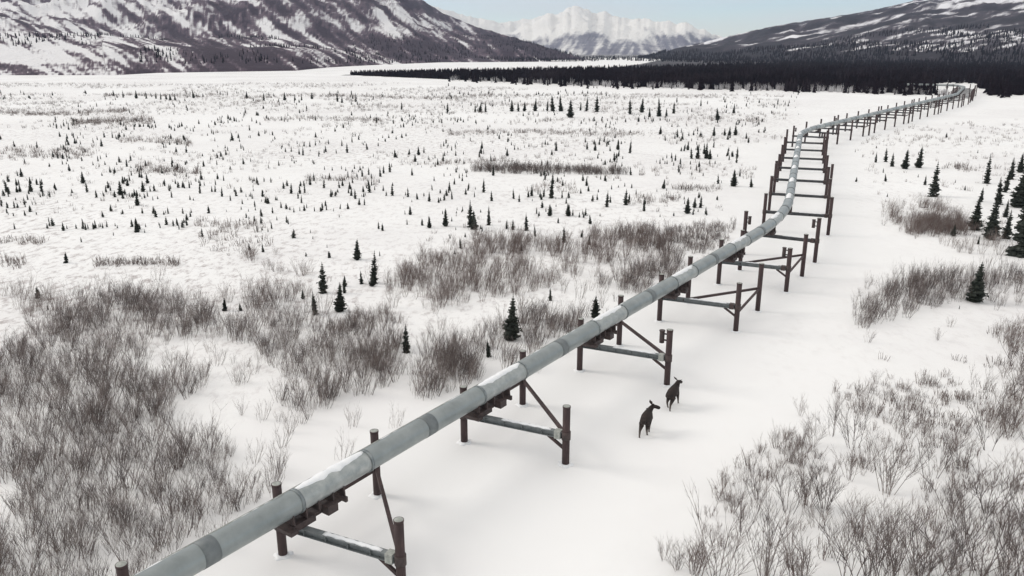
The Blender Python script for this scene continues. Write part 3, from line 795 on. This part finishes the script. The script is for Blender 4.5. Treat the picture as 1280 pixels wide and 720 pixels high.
for line in SHR.split('\n'):
    for t in line.split(';'):
        a, b, h, w = map(float, t.split()); place_shrub(a, b, h, int(w), SHL.get((int(a), int(b))))
# fine twig litter between the shrubs
pl = []
for x, y in scatter([(850, 735), (900, 610), (1000, 500), (1120, 470), (1290, 455), (1320, 560), (1320, 760), (860, 760)], 380, .42, 6, 77):
    pl.append((x, y, ground_z(x, y) - .05, random.uniform(.3, .85), random.uniform(0, 6.28), random.randrange(6)))
v, f = merge(TH2, pl)
tag(add_obj('twig_undergrowth', mesh_np('twigs', v, f, False, M_TWIG2)), 'sparse fine twigs sticking out of the snow between the right hand shrubs', 'undergrowth', kind='stuff')

# ---------------------------------------------------------------- pipeline
pipe = empty('pipeline', pipe_at(0)[0] * 1)
tag(pipe, 'long grey insulated steel pipeline running on stilts from the foreground to the forest', 'pipeline')
PO = pipe.location.copy()
def sweep(name, s0, s1, rad, mat, n=28, arc=None, lump=0.0, step=2.0, cap=True, parent=pipe):
    """tube around the pipe axis between two stations; arc=(a0,a1) gives a shell strip on top"""
    ks = [s0]
    bends = [c - S_OFF for c in CUM]
    m = max(1, int((s1 - s0) / step))
    ks = sorted(set([s0 + (s1 - s0) * i / m for i in range(m + 1)] + [b for b in bends if s0 < b < s1]))
    V = []; Fc = []
    for i, s in enumerate(ks):
        p, t, nn = pipe_at(s); p = p - PO
        if arc:
            a0, a1 = arc; N = n
            w = 1.0
            if lump: w = math.sin(math.pi * min(max((i + .35) / (len(ks) - .3), 0), 1)) ** .3
            mid = (a0 + a1) / 2; hw = (a1 - a0) / 2 * w * (1 + lump * 2.2 * (noise.noise(Vector((s * 1.7, 0, 3))) if lump else 0))
            for k in range(N + 1):
                a = mid - hw + 2 * hw * k / N
                e = math.sin(math.pi * k / N) ** .6
                r = rad[0] + (rad[1] - rad[0]) * e * w * (1 + (lump * 1.5 * noise.noise(Vector((s * 2.1, a * 2, 1))) if lump else 0))
                V.append(p + nn * math.sin(a) * r + Vector((0, 0, math.cos(a) * r)))
            for k in range(N + 1):
                a = mid - hw + 2 * hw * k / N; r = rad[0] - .02
                V.append(p + nn * math.sin(a) * r + Vector((0, 0, math.cos(a) * r)))
        else:
            for k in range(n):
                a = 2 * math.pi * k / n
                V.append(p + nn * math.sin(a) * rad + Vector((0, 0, math.cos(a) * rad)))
    if arc:
        w = 2 * (n + 1)
        for i in range(len(ks) - 1):
            b = i * w
            for k in range(n):
                Fc.append((b + k, b + k + 1, b + w + k + 1, b + w + k)); Fc.append((b + n + 1 + k, b + w + n + 1 + k, b + w + n + 2 + k, b + n + 2 + k))
            Fc.append((b, b + w, b + w + n + 1, b + n + 1)); Fc.append((b + n, b + 2 * n + 1, b + w + 2 * n + 1, b + w + n))
        for b in (0, (len(ks) - 1) * w):
            for k in range(n): Fc.append((b + k, b + k + 1, b + n + 2 + k, b + n + 1 + k))
    else:
        for i in range(len(ks) - 1):
            b = i * n
            for k in range(n): Fc.append((b + k, b + (k + 1) % n, b + n + (k + 1) % n, b + n + k))
        if cap: Fc.append(list(range(n))[::-1]); Fc.append([(len(ks) - 1) * n + k for k in range(n)])
    me = bpy.data.meshes.new(name); me.from_pydata([tuple(x) for x in V], [], Fc)
    bm = bmesh.new(); bm.from_mesh(me); bmesh.ops.recalc_face_normals(bm, faces=bm.faces); bm.to_mesh(me); bm.free()
    for p_ in me.polygons: p_.use_smooth = len(p_.vertices) == 4
    me.materials.append(mat)
    return add_obj(name, me, parent)
# stations of the supports (arc length of the crossing)
ST = [-15.7, 0.0, 15.7, 31.4, 47.1, 63.0, 78.8]
s = 78.8
while s + 16.4 < S_END - 18: s += 16.4 if s < 205 else 13.6; ST.append(s)
sec0 = -46.0
for i, s in enumerate(ST):
    a, b = s + .35, s + 5.4          # saddle section between the two rings
    sweep('pipe_jacket', sec0, a, PR, M_JACKET, 32 if i < 8 else 14, cap=False)
    sweep('saddle_section', a, b, PR * .955, M_SADDLE, 32 if i < 8 else 14, cap=False)
    for q in (a, b): sweep('clamp_ring', q - .10, q + .10, PR * 1.05, M_RING, 32 if i < 8 else 14)
    if i < 16:
        sweep('snow_cover', a + .12, b - .12, (PR * .955, PR * .955 + .10), M_SNOWCAP, 12, arc=(-.80, .40), lump=.30, step=.22)
    sweep('dark_band', s + 10.25, s + 11.1, PR * 1.022, M_BAND, 32 if i < 8 else 14)
    sec0 = b
sweep('pipe_jacket', sec0, S_END, PR, M_JACKET, 14)
sweep('dark_band', -20.9, -20.05, PR * 1.022, M_BAND, 32)
seam = sweep('seam_strip', -46, 84, (PR, PR + .05), M_CAP, 3, arc=(-.60, -.50), step=1.5)
# loose snow lying along the seam in broken runs
q = -30.0; rs = random.Random(3)
for _ in range(26):
    L = rs.uniform(1.5, 4.0)
    if q + L > 80: break
    k = (q % 15.7)
    sweep('snow_ridge', q, q + L, (PR * 1.0, PR * 1.0 + .045), M_SNOWCAP, 6, arc=(-.92, -.46), lump=.4, step=.3); q += L + rs.uniform(.5, 3.5)

# ---------------------------------------------------------------- supports
CACHE = {}
def post_meshes(h, rad=.245):
    k = (round(h, 2), rad)
    if k not in CACHE:
        m = MB(); m.cyl((0, 0, -.8), (0, 0, h), rad, 20)
        m.cyl((0, 0, h - .10), (0, 0, h + .012), rad + .018, 20)
        c = MB(); n = 20
        c.cyl((0, 0, h + .012), (0, 0, h + .05), rad - .01, 20, rad * .62)
        s = MB(); s.cyl((0, 0, -.05), (0, 0, .09), .62, 18, .30); 
        for i, v in enumerate(s.v):
            v.x *= 1 + .2 * math.sin(i * 2.3); v.y *= 1 + .2 * math.cos(i * 1.7)
        CACHE[k] = (m.mesh('post', M_RUST, True), c.mesh('post_cap', M_CAP), s.mesh('snow_collar', M_SNOWCAP, True))
    return CACHE[k]
ORD = ['zeroth', 'first', 'second', 'third', 'fourth', 'fifth', 'sixth', 'seventh', 'eighth', 'ninth', 'tenth', 'eleventh', 'twelfth', 'thirteenth', 'fourteenth', 'fifteenth', 'sixteenth', 'seventeenth', 'eighteenth', 'nineteenth', 'twentieth', 'twenty first', 'twenty second', 'twenty third', 'twenty fourth', 'twenty fifth', 'twenty sixth', 'twenty seventh']
def canister(root, p, side):
    """short capped cylinder held off a post by two brackets"""
    m = MB(); c = Vector(p) + Vector(side) * .62
    m.cyl(c + Vector((0, 0, -.55)), c + Vector((0, 0, .42)), .2, 14)
    m.cyl(c + Vector((0, 0, .42)), c + Vector((0, 0, .5)), .235, 14)
    for dz in (-.3, .22): m.bar(Vector(p) + Vector(side) * .2 + Vector((0, 0, dz)), c + Vector((0, 0, dz)), .12, .1)
    o = m.build('side_canister', M_DARK, root, True); return o
def support(s, kind, top, lab, idx):
    p, t, n = pipe_at(s); zb = zbeam(s)
    axis = Vector((p.x, p.y, 0))
    root = empty('pipe_support', axis)
    P = lambda al, ac, z=0.0: t * al + n * ac + Vector((0, 0, z))
    posts = []
    if kind in ('tri', 'quad'):
        A, B, Cc, D = P(0, -1.0), P(7.3, -1.1), P(1.35, 6.35), P(8.7, 6.0)
        posts = [A, B, Cc] + ([D] if kind == 'quad' else [])
    elif kind == 'wide':
        A, Cc = P(0, -3.2), P(0, 5.9); posts = [A, Cc]
    elif kind == 'widequad':
        A, B, Cc, D = P(0, -3.2), P(4.2, -3.3), P(0, 5.9), P(4.2, 6.6); posts = [A, B, Cc, D]
    near = idx < 9
    rng_ = random.Random(idx * 7)
    for q in posts:
        h = round(top + rng_.choice((-.15, 0, .1)), 2)
        pm, cm, sm = post_meshes(h)
        zz = ground_z(axis.x + q.x, axis.y + q.y)
        o = add_obj('post', pm, root, (q.x, q.y, zz)); o.rotation_euler[2] = rng_.uniform(0, 3)
        if near:
            add_obj('cap', cm, o)
            so = add_obj('snow_collar', sm, o)
    # crossbeam carrying the pipe
    d = (Cc - A).normalized()
    beam = MB(); a0 = A + d * .26; c0 = Cc - d * .26
    beam.ibeam(a0 + Vector((0, 0, zb)), c0 + Vector((0, 0, zb)), .38, .42)
    bo = beam.build('crossbeam', M_BEAM if idx < 6 else M_DARKBEAM, root)
    dd = -d
    for c in (A, Cc):
        cl = MB(); cl.cyl(c + Vector((0, 0, zb - .28)), c + Vector((0, 0, zb + .28)), .30, 18); cl.build('beam_collar', M_DARK, root, True)
    cl = MB(); cl.box(Cc + dd * .55 + Vector((0, 0, zb)), (.42, .50, .52), (d, d.cross(Vector((0, 0, 1))), Vector((0, 0, 1)))); cl.build('beam_end_block', M_CAP if kind == 'tri' else M_DARK, root)
    if near:
        sn = MB(); L = (c0 - a0).length; u = 2.6 if kind in ('tri', 'quad') else 4.6
        side = d.cross(Vector((0, 0, 1)))
        N = 16; base = len(sn.v)
        for i in range(N + 1):
            c = a0 + d * (u + (L - u - .8) * i / N) + Vector((0, 0, zb + .214)); w = .15 + .03 * math.sin(i * 1.9); hh = .055 + .02 * math.sin(i * 2.7)
            e = .15 if i in (0, N) else 1
            sn.v += [c - side * w, c - side * w * .6 + Vector((0, 0, hh * e)), c + side * w * .6 + Vector((0, 0, hh * e)), c + side * w]
        for i in range(N):
            b = base + 4 * i
            for k in range(3): sn.f.append([b + k, b + k + 1, b + k + 5, b + k + 4])
            sn.f.append([b, b + 4, b + 7, b + 3])
        sn.f.append([base, base + 1, base + 2, base + 3]); sn.f.append([base + 4 * N + 3 - k for k in range(4)])
        so = sn.mesh('snow_strip', M_SNOWCAP, True); add_obj('snow_strip', so, bo)
    # knee under the free end
    if kind in ('tri', 'quad'):
        k = MB(); k.bar(Cc + dd * 1.25 + Vector((0, 0, zb - .22)), Cc + dd * .15 + Vector((0, 0, zb - .95)), .16, .18); k.build('knee_brace', M_RUST, root)
        # girder along the pipe to the second left post, then the raking brace back to the free end
        g = MB(); g.bar(A + t * .25 + Vector((0, 0, zb - .05)), B - t * .25 + Vector((0, 0, zb - .05)), .22, .34); g.build('long_girder', M_RUST, root)
        if kind == 'tri': b = MB(); b.bar(B + Vector((0, 0, zb)) + (Cc - B).normalized() * .25, Cc + Vector((0, 0, zb + .02)) + (B - Cc).normalized() * .3, .2, .22); b.build('raking_brace', M_RUST, root)
        if kind == 'quad':
            b = MB(); b.bar(Cc + Vector((0, 0, zb - .6)) + (D - Cc).normalized() * .2, D + Vector((0, 0, zb - .05)) - (D - Cc).normalized() * .2, .18, .2); b.build('side_brace', M_RUST, root)
            m0 = A + d * 2.2
            b = MB(); b.bar(m0 + Vector((0, 0, zb + .0)), D + Vector((0, 0, zb)) - (D - m0).normalized() * .25, .2, .22); b.build('raking_brace', M_RUST, root)
    elif kind == 'widequad':
        for X, Y in ((A, B), (Cc, D)):
            b = MB(); b.bar(X + Vector((0, 0, zb - .3)), Y + Vector((0, 0, zb + .2)), .2, .22); b.build('side_brace', M_RUST, root)
    # sliding shoe under the pipe: skid, cradle plates, clamps
    sh = MB(); zt = zb + .214
    c = d * (Vector((0, 0, 0)) - A).dot(d) + A
    ax = (t, n, Vector((0, 0, 1)))
    off = t * (c.dot(t))
    long = 4.2 if kind in ('tri', 'quad') else 1.8
    sh.box(off + t * (long / 2 - .9) + Vector((0, 0, zt + .11)), (long, .62, .2), ax)
    sh.box(off + t * .15 + n * .42 + Vector((0, 0, zt + .2)), (1.5, .4, .38), ax)
    for q in ([-.5, .35, 1.2, 2.2, 3.0] if long > 2 else [-.5, .5]):
        b0 = len(sh.v); N = 10; th = .09; r0, r1 = PR * .965, PR * 1.10
        # crescent plate hugging the underside of the pipe
        for side_ in (-1, 1):
            for k in range(N + 1):
                a = math.pi - 1.15 + 2.3 * k / N
                sh.v.append(off + t * (q + side_ * th / 2) + n * math.sin(a) * r0 + Vector((0, 0, p.z + math.cos(a) * r0)))
                low = max(min(p.z + math.cos(a) * r1, zt + .42), zt + .2)
                sh.v.append(off + t * (q + side_ * th / 2) + n * math.sin(a) * r1 * .95 + Vector((0, 0, low)))
        W = 2 * (N + 1)
        for k in range(N):
            i0 = b0 + 2 * k
            sh.f.append([i0, i0 + 1, i0 + 3, i0 + 2]); sh.f.append([i0 + W, i0 + W + 2, i0 + W + 3, i0 + W + 1])
            sh.f.append([i0, i0 + 2, i0 + W + 2, i0 + W]); sh.f.append([i0 + 1, i0 + W + 1, i0 + W + 3, i0 + 3])
        sh.f.append([b0, b0 + W, b0 + W + 1, b0 + 1]); e = b0 + 2 * N; sh.f.append([e, e + 1, e + W + 1, e + W])
    if long > 2:
        sh.box(off + t * 1.9 + n * .62 + Vector((0, 0, zt + .28)), (.7, .5, .5), ax)
        sh.box(off + t * 2.95 + n * .35 + Vector((0, 0, zt + .3)), (.16, .9, .3), ax)
        sh.box(off - t * .7 + n * .1 + Vector((0, 0, zt + .16)), (.5, 1.5, .22), ax)
    sh.build('pipe_shoe', M_DARK, root)
    if 'can' in lab: canister(root, Cc + Vector((0, 0, top - .62)), (-n * .8 - t * .1).normalized())
    if 'canA' in lab: canister(root, A + Vector((0, 0, top - 1.0)), (n * .8 - t * .3).normalized())
    return root
GRP = 'brown steel supports carrying the pipeline'
for i, s in enumerate(ST):
    if i <= 3: kind = 'tri'
    elif i <= 5: kind = 'quad'
    elif i == 6: kind = 'wide'
    else: kind = 'widequad' if (i - 7) % 4 == 2 else 'wide'
    top = [4.3, 4.3, 4.3, 4.75, 5.0, 5.2, 5.7][i] if i < 7 else 5.8
    fl = []
    if i in (3, 5, 6, 13): fl.append('can')
    if i in (6, 10, 14, 17): fl.append('canA')
    r = support(s, kind, top, fl, i)
    if i == 0: lab = 'nearest pipe support, only a post top showing at the bottom left corner'
    elif i <= 3: lab = ['', 'three post pipe support at the bottom, right post cut by the frame', 'three post pipe support, the complete one just left of the two moose', 'three post pipe support with side canister, right post just behind the moose'][i]
    elif i == 4: lab = 'four post pipe support, first one beyond the moose, no canister'
    elif i == 5: lab = 'four post pipe support with side canister, last before the first bend'
    elif i == 6: lab = 'two post pipe support standing right at the first bend'
    else:
        nb = sum(1 for q in ST if 84 < q <= s)
        if s < 209: lab = f'brown pipe support, {ORD[nb]} beyond the first bend'
        else:
            nn_ = sum(1 for q in ST if 209 < q <= s); lab = f'brown pipe support, {ORD[nn_]} beyond the second bend'
    tag(r, lab, 'pipe support', GRP)

# ---------------------------------------------------------------- moose
def skin_mesh(name, verts, edges, radii, mat, sub=2):
    me = bpy.data.meshes.new(name); me.from_pydata(verts, edges, [])
    o = bpy.data.objects.new(name, me); COL.objects.link(o)
    sk = o.modifiers.new('Skin', 'SKIN'); sk.use_smooth_shade = True; sk.branch_smoothing = .6
    ss = o.modifiers.new('Sub', 'SUBSURF'); ss.levels = sub; ss.render_levels = sub
    for i, r in enumerate(radii):
        d = me.skin_vertices[0].data[i]; d.radius = r if isinstance(r, tuple) else (r, r); d.use_root = (i == 0)
    dg = bpy.context.evaluated_depsgraph_get(); dg.update()
    m2 = bpy.data.meshes.new_from_object(o.evaluated_get(dg)); m2.name = name
    bpy.data.objects.remove(o); m2.materials.clear(); m2.materials.append(mat)
    for p in m2.polygons: p.use_smooth = True
    return m2
def moose(loc, az, turn, stride, label):
    """x forward, y left, z up; about 1.85 m at the shoulder"""
    root = empty('moose', loc, math.pi / 2 - az); root.scale = (.84, .98, .88)
    V, E, Rr = [], [], []
    def v(p, r, par=None):
        V.append(p); Rr.append(r)
        if par is not None: E.append((par, len(V) - 1))
        return len(V) - 1
    pel = v((-.60, 0, 1.38), (.44, .46))
    b1 = v((-.25, 0, 1.36), (.50, .52), pel); b2 = v((.15, 0, 1.40), (.52, .56), b1); sh = v((.50, 0, 1.50), (.47, .54), b2)
    hump = v((.60, 0, 1.80), (.20, .22), sh)
    nk = v((.80, .03 * turn, 1.70), (.34, .38), sh); nk2 = v((.98, .10 * turn, 1.86), (.27, .31), nk)
    hd = v((1.12, .18 * turn, 1.98), (.20, .24), nk2)
    dv = Vector((math.cos(R(58) * turn), math.sin(R(58) * turn), 0))
    h = Vector((1.12, .18 * turn, 1.98))
    m1 = h + dv * .24 + Vector((0, 0, -.09)); m2 = h + dv * .44 + Vector((0, 0, -.18)); m3 = h + dv * .58 + Vector((0, 0, -.26))
    a = v(tuple(m1), (.155, .16), hd); a = v(tuple(m2), (.145, .16), a); a = v(tuple(m3), (.13, .14), a)
    dw = v((1.02, .09 * turn, 1.50), (.06, .09), nk2)          # dewlap
    rump = v((-.88, 0, 1.30), (.27, .30), pel); v((-1.06, 0, 1.16), (.06, .06), rump)
    feet = []
    # fore legs: shoulder, elbow, wrist, fetlock, hoof
    for sy, st in ((.19, stride), (-.19, -stride)):
        a = v((.54, sy, 1.18), (.19, .22), sh); a = v((.50 + st * .20, sy, .92), (.13, .15), a)
        a = v((.58 + st * .42, sy, .53), (.078, .088), a); a = v((.58 + st * .55, sy, .16), (.055, .06), a); q = (.64 + st * .58, sy, .04); a = v(q, (.055, .05), a); feet.append(q)
    # hind legs: thigh, knee forward under the belly, hock pointing back, shank
    for sy, st in ((.20, -stride), (-.20, stride)):
        a = v((-.60, sy, 1.12), (.24, .27), pel); a = v((-.46 + st * .22, sy, .88), (.16, .19), a)
        a = v((-.84 + st * .34, sy, .60), (.082, .092), a); a = v((-.78 + st * .55, sy, .17), (.056, .06), a); q = (-.72 + st * .60, sy, .04); a = v(q, (.056, .05), a); feet.append(q)
    body = add_obj('body', skin_mesh('moose_body', V, E, Rr, M_MOOSE, 2), root)
    lat = Vector((-dv.y, dv.x, 0))
    for sd in (-1, 1):
        e0 = h + lat * sd * .07 + Vector((0, 0, .09)) - dv * .04; e1 = e0 + lat * sd * .32 + Vector((0, 0, .28)) - dv * .06
        m = MB(); b = 0
        mid = e0.lerp(e1, .5); w = dv * .13
        m.v = [e0 - w * .5, e0 + w * .5, mid + w, e1, mid - w, mid + Vector((0, 0, -.03)) + lat * sd * .03]
        m.f = [[0, 1, 2, 5], [2, 3, 5], [3, 4, 5], [4, 0, 5], [1, 0, 4, 3, 2]]
        m.build('ear', M_MOOSE, root)
        e = MB(); c = h + dv * .12 + lat * sd * .14 + Vector((0, 0, .03))
        bm = bmesh.new(); bmesh.ops.create_icosphere(bm, subdivisions=2, radius=.022, matrix=Matrix.Translation(c)); me = bpy.data.meshes.new('eye'); bm.to_mesh(me); bm.free(); me.materials.append(M_EYE); add_obj('eye', me, root)
    for q in feet:
        m = MB(); m.cyl((q[0] + .02, q[1], -.06), (q[0], q[1], .09), .072, 10, .052); m.build('hoof', M_HOOF, root, True)
    tag(root, label, 'moose'); return root
g = unproj(807, 541); moose((g.x, g.y, ground_z(g.x, g.y) - .02), R(24), -1, .62, 'dark brown moose trotting away with its head turned right, nearer of the two')
g = unproj(840, 508); moose((g.x, g.y, ground_z(g.x, g.y) - .02), R(33), -.15, -.55, 'dark brown moose beside the red brown post, head straight ahead, farther of the two')

# ---------------------------------------------------------------- labels for the trees and shrubs without one
marks = [(639, 425, 'the tall spruce behind the pipe'), (713, 146.5, 'the largest far row spruce'), (690, 215, 'the long thin brush line'),
         (689, 247, 'the very slender spruce'), (590, 285, 'the close spruce pair'), (917, 233, 'the dark bend spruce'),
         (367, 297, 'the lone round bush'), (172, 291, 'the bushy lone spruce'), (83, 329, 'the squat spruce by the brush strip'), (345, 330, 'the isolated brush patch'),
         (425, 390, 'the wide thicket edge spruce'), (467, 354, 'the very thin tall spruce'), (1166, 245, 'the tall slender roadside spruce'), (1275, 300, 'the dark right edge stand'),
         (200, 124, 'the foot of the left foothills'), (1000, 163, 'the second pipe bend'), (0, 240, 'the left frame edge'), (880, 190, 'the spruce cluster by the second bend'),
         (440, 127, 'the row below the forest tip'), (240, 240, 'the loose left flat spruce line'), (80, 175, 'the speckled far left flat'), (820, 143, 'the right part of the far row'),
         (850, 255, 'the full spruces by the dark brush patch')]
smarks = [(868, 718, 'the dense corner shrub'), (948, 625, 'the rounded shrub nearest the moose'), (1110, 620, 'the lone narrow dark shrub'), (1065, 560, 'the tall thin pale shrub'),
          (1235, 560, 'the open forked shrub'), (1222, 496, 'the thin single stemmed shrub'), (1270, 715, 'the lower right frame corner'), (1120, 715, 'the bottom edge middle'), (1010, 715, 'the bottom end of the dense knot')]
def word_spruce(t):
    h, w = t[3], t[0].scale[0] / t[0].scale[2]
    return ('tiny', 'small', 'medium', 'tall')[0 if h < 9 else 1 if h < 14 else 2 if h < 22 else 3]
for kind, mk, base, cat in (('spruce', marks, 'dark spruce', 'spruce tree'), ('shrub', smarks, 'bare willow shrub', 'willow shrub')):
    sel = [t for t in THINGS if t[4] == kind and not t[5]]
    groups = {}
    for t in sel:
        sc_ = lambda m: math.hypot(t[1] - m[0], (t[2] - m[1]) * 1.6)
        m = min(mk, key=sc_)
        dx, dy = t[1] - m[0], (t[2] - m[1]) * 1.6
        side = ('right of' if dx > 0 else 'left of') if abs(dx) > abs(dy) else ('in front of' if dy > 0 else 'beyond')
        size = word_spruce(t) if kind == 'spruce' else ('low' if t[3] < 35 else 'middling' if t[3] < 65 else 'tall')
        groups.setdefault((size, side, m[2]), []).append((sc_(m), t))
    for (size, side, name), lst in groups.items():
        lst.sort(key=lambda q: q[0])
        for k, (_, t) in enumerate(lst):
            nth = '' if len(lst) == 1 else ('nearest ' if k == 0 else ORD[k + 1] + ' nearest ')
            lab = f'{nth}{size} {base} {side} {name}'
            t[0]['label'] = lab; t[0]['category'] = cat
    for t in THINGS:
        if t[4] == kind: t[0]['group'] = 'spruces scattered over the snow flats' if kind == 'spruce' else 'bare willow shrubs lower right'

# ---------------------------------------------------------------- haze
hz = MB(); hz.box((0, 7400, 480), (33000, 15600, 970)); 
zt = 965
hm = bpy.data.materials.new('haze'); hm.use_nodes = True; nt = hm.node_tree; nt.nodes.clear()
out = nt.nodes.new('ShaderNodeOutputMaterial'); pv = nt.nodes.new('ShaderNodeVolumePrincipled')
pv.inputs['Color'].default_value = (.64, .77, 1.0, 1); pv.inputs['Density'].default_value = .00005; pv.inputs['Anisotropy'].default_value = .2
nt.links.new(pv.outputs[0], out.inputs['Volume'])
USE_HAZE = True
if USE_HAZE:
    ho = add_obj('haze', hz.mesh('haze', hm)); tag(ho, 'thin cold haze filling the whole valley', 'haze', kind='stuff')

# ---------------------------------------------------------------- camera, light, world
cam = bpy.data.cameras.new('camera'); co = bpy.data.objects.new('camera', cam); COL.objects.link(co)
co.location = (0, 0, HC); co.rotation_euler = (math.pi / 2 - PITCH, 0, 0)
cam.sensor_width = 36; cam.lens = F / 1280 * 36; cam.clip_end = 60000; cam.clip_start = .5
scene.camera = co
SUN_EL, SUN_AZ = R(28), R(-75)          # azimuth from +y, negative = left
ld = bpy.data.lights.new('sun', 'SUN'); ld.energy = 1.3; ld.angle = R(22); ld.color = (1, .95, .88)
lo = bpy.data.objects.new('sun', ld); COL.objects.link(lo)
dvec = Vector((math.sin(SUN_AZ) * math.cos(SUN_EL), math.cos(SUN_AZ) * math.cos(SUN_EL), math.sin(SUN_EL)))
lo.rotation_euler = dvec.to_track_quat('Z', 'Y').to_euler(); lo.location = (-50, 0, 80)
w = bpy.data.worlds.new('World'); scene.world = w; w.use_nodes = True; nt = w.node_tree; L = nt.links.new
bg = nt.nodes['Background']; sky = nt.nodes.new('ShaderNodeTexSky'); sky.sky_type = 'NISHITA'; sky.sun_disc = False
sky.sun_elevation = SUN_EL; sky.sun_rotation = SUN_AZ; sky.air_density = 1.0; sky.dust_density = 0; sky.ozone_density = 5
tc = nt.nodes.new('ShaderNodeTexCoord'); sx = nt.nodes.new('ShaderNodeSeparateXYZ'); L(tc.outputs['Generated'], sx.inputs[0])
nz = nt.nodes.new('ShaderNodeTexNoise'); nz.inputs['Scale'].default_value = 2.2; nz.inputs['Detail'].default_value = 5
mpw = nt.nodes.new('ShaderNodeMapping'); mpw.inputs['Scale'].default_value = (1, 1, 4); L(tc.outputs['Generated'], mpw.inputs['Vector']); L(mpw.outputs[0], nz.inputs['Vector'])
ma = nt.nodes.new('ShaderNodeMath'); ma.operation = 'MULTIPLY_ADD'; ma.inputs[1].default_value = .16; L(nz.outputs['Fac'], ma.inputs[0]); L(sx.outputs['Z'], ma.inputs[2])
mr = nt.nodes.new('ShaderNodeMapRange'); mr.interpolation_type = 'SMOOTHSTEP'; L(ma.outputs[0], mr.inputs['Value'])
mr.inputs['From Min'].default_value = .15; mr.inputs['From Max'].default_value = .34
mx = nt.nodes.new('ShaderNodeMix'); mx.data_type = 'RGBA'; L(mr.outputs[0], mx.inputs[0]); L(sky.outputs[0], mx.inputs[6])
CLOUD = 5.0
mx.inputs[7].default_value = (CLOUD * 1.0, CLOUD * .983, CLOUD * .958, 1)
nv = nt.nodes.new('ShaderNodeTexNoise'); nv.inputs['Scale'].default_value = 3.0; nv.inputs['Detail'].default_value = 6
mpv = nt.nodes.new('ShaderNodeMapping'); mpv.inputs['Scale'].default_value = (1, 1, 9); L(tc.outputs['Generated'], mpv.inputs['Vector']); L(mpv.outputs[0], nv.inputs['Vector'])
vr = nt.nodes.new('ShaderNodeMapRange'); vr.inputs['From Min'].default_value = .35; vr.inputs['From Max'].default_value = .7; vr.inputs['To Min'].default_value = .22; vr.inputs['To Max'].default_value = .80; L(nv.outputs['Fac'], vr.inputs['Value'])
mxm = nt.nodes.new('ShaderNodeMath'); mxm.operation = 'MAXIMUM'; L(vr.outputs[0], mxm.inputs[0]); L(mr.outputs[0], mxm.inputs[1]); L(mxm.outputs[0], mx.inputs[0])
L(mx.outputs[2], bg.inputs['Color']); bg.inputs['Strength'].default_value = .15
vs = scene.view_settings; vs.view_transform = 'Standard'; vs.look = 'None'; vs.exposure = 0.34; vs.gamma = 1.0
scene.cycles.use_denoising = True; scene.cycles.max_bounces = 6; scene.cycles.volume_bounces = 0
scene.render.film_transparent = False
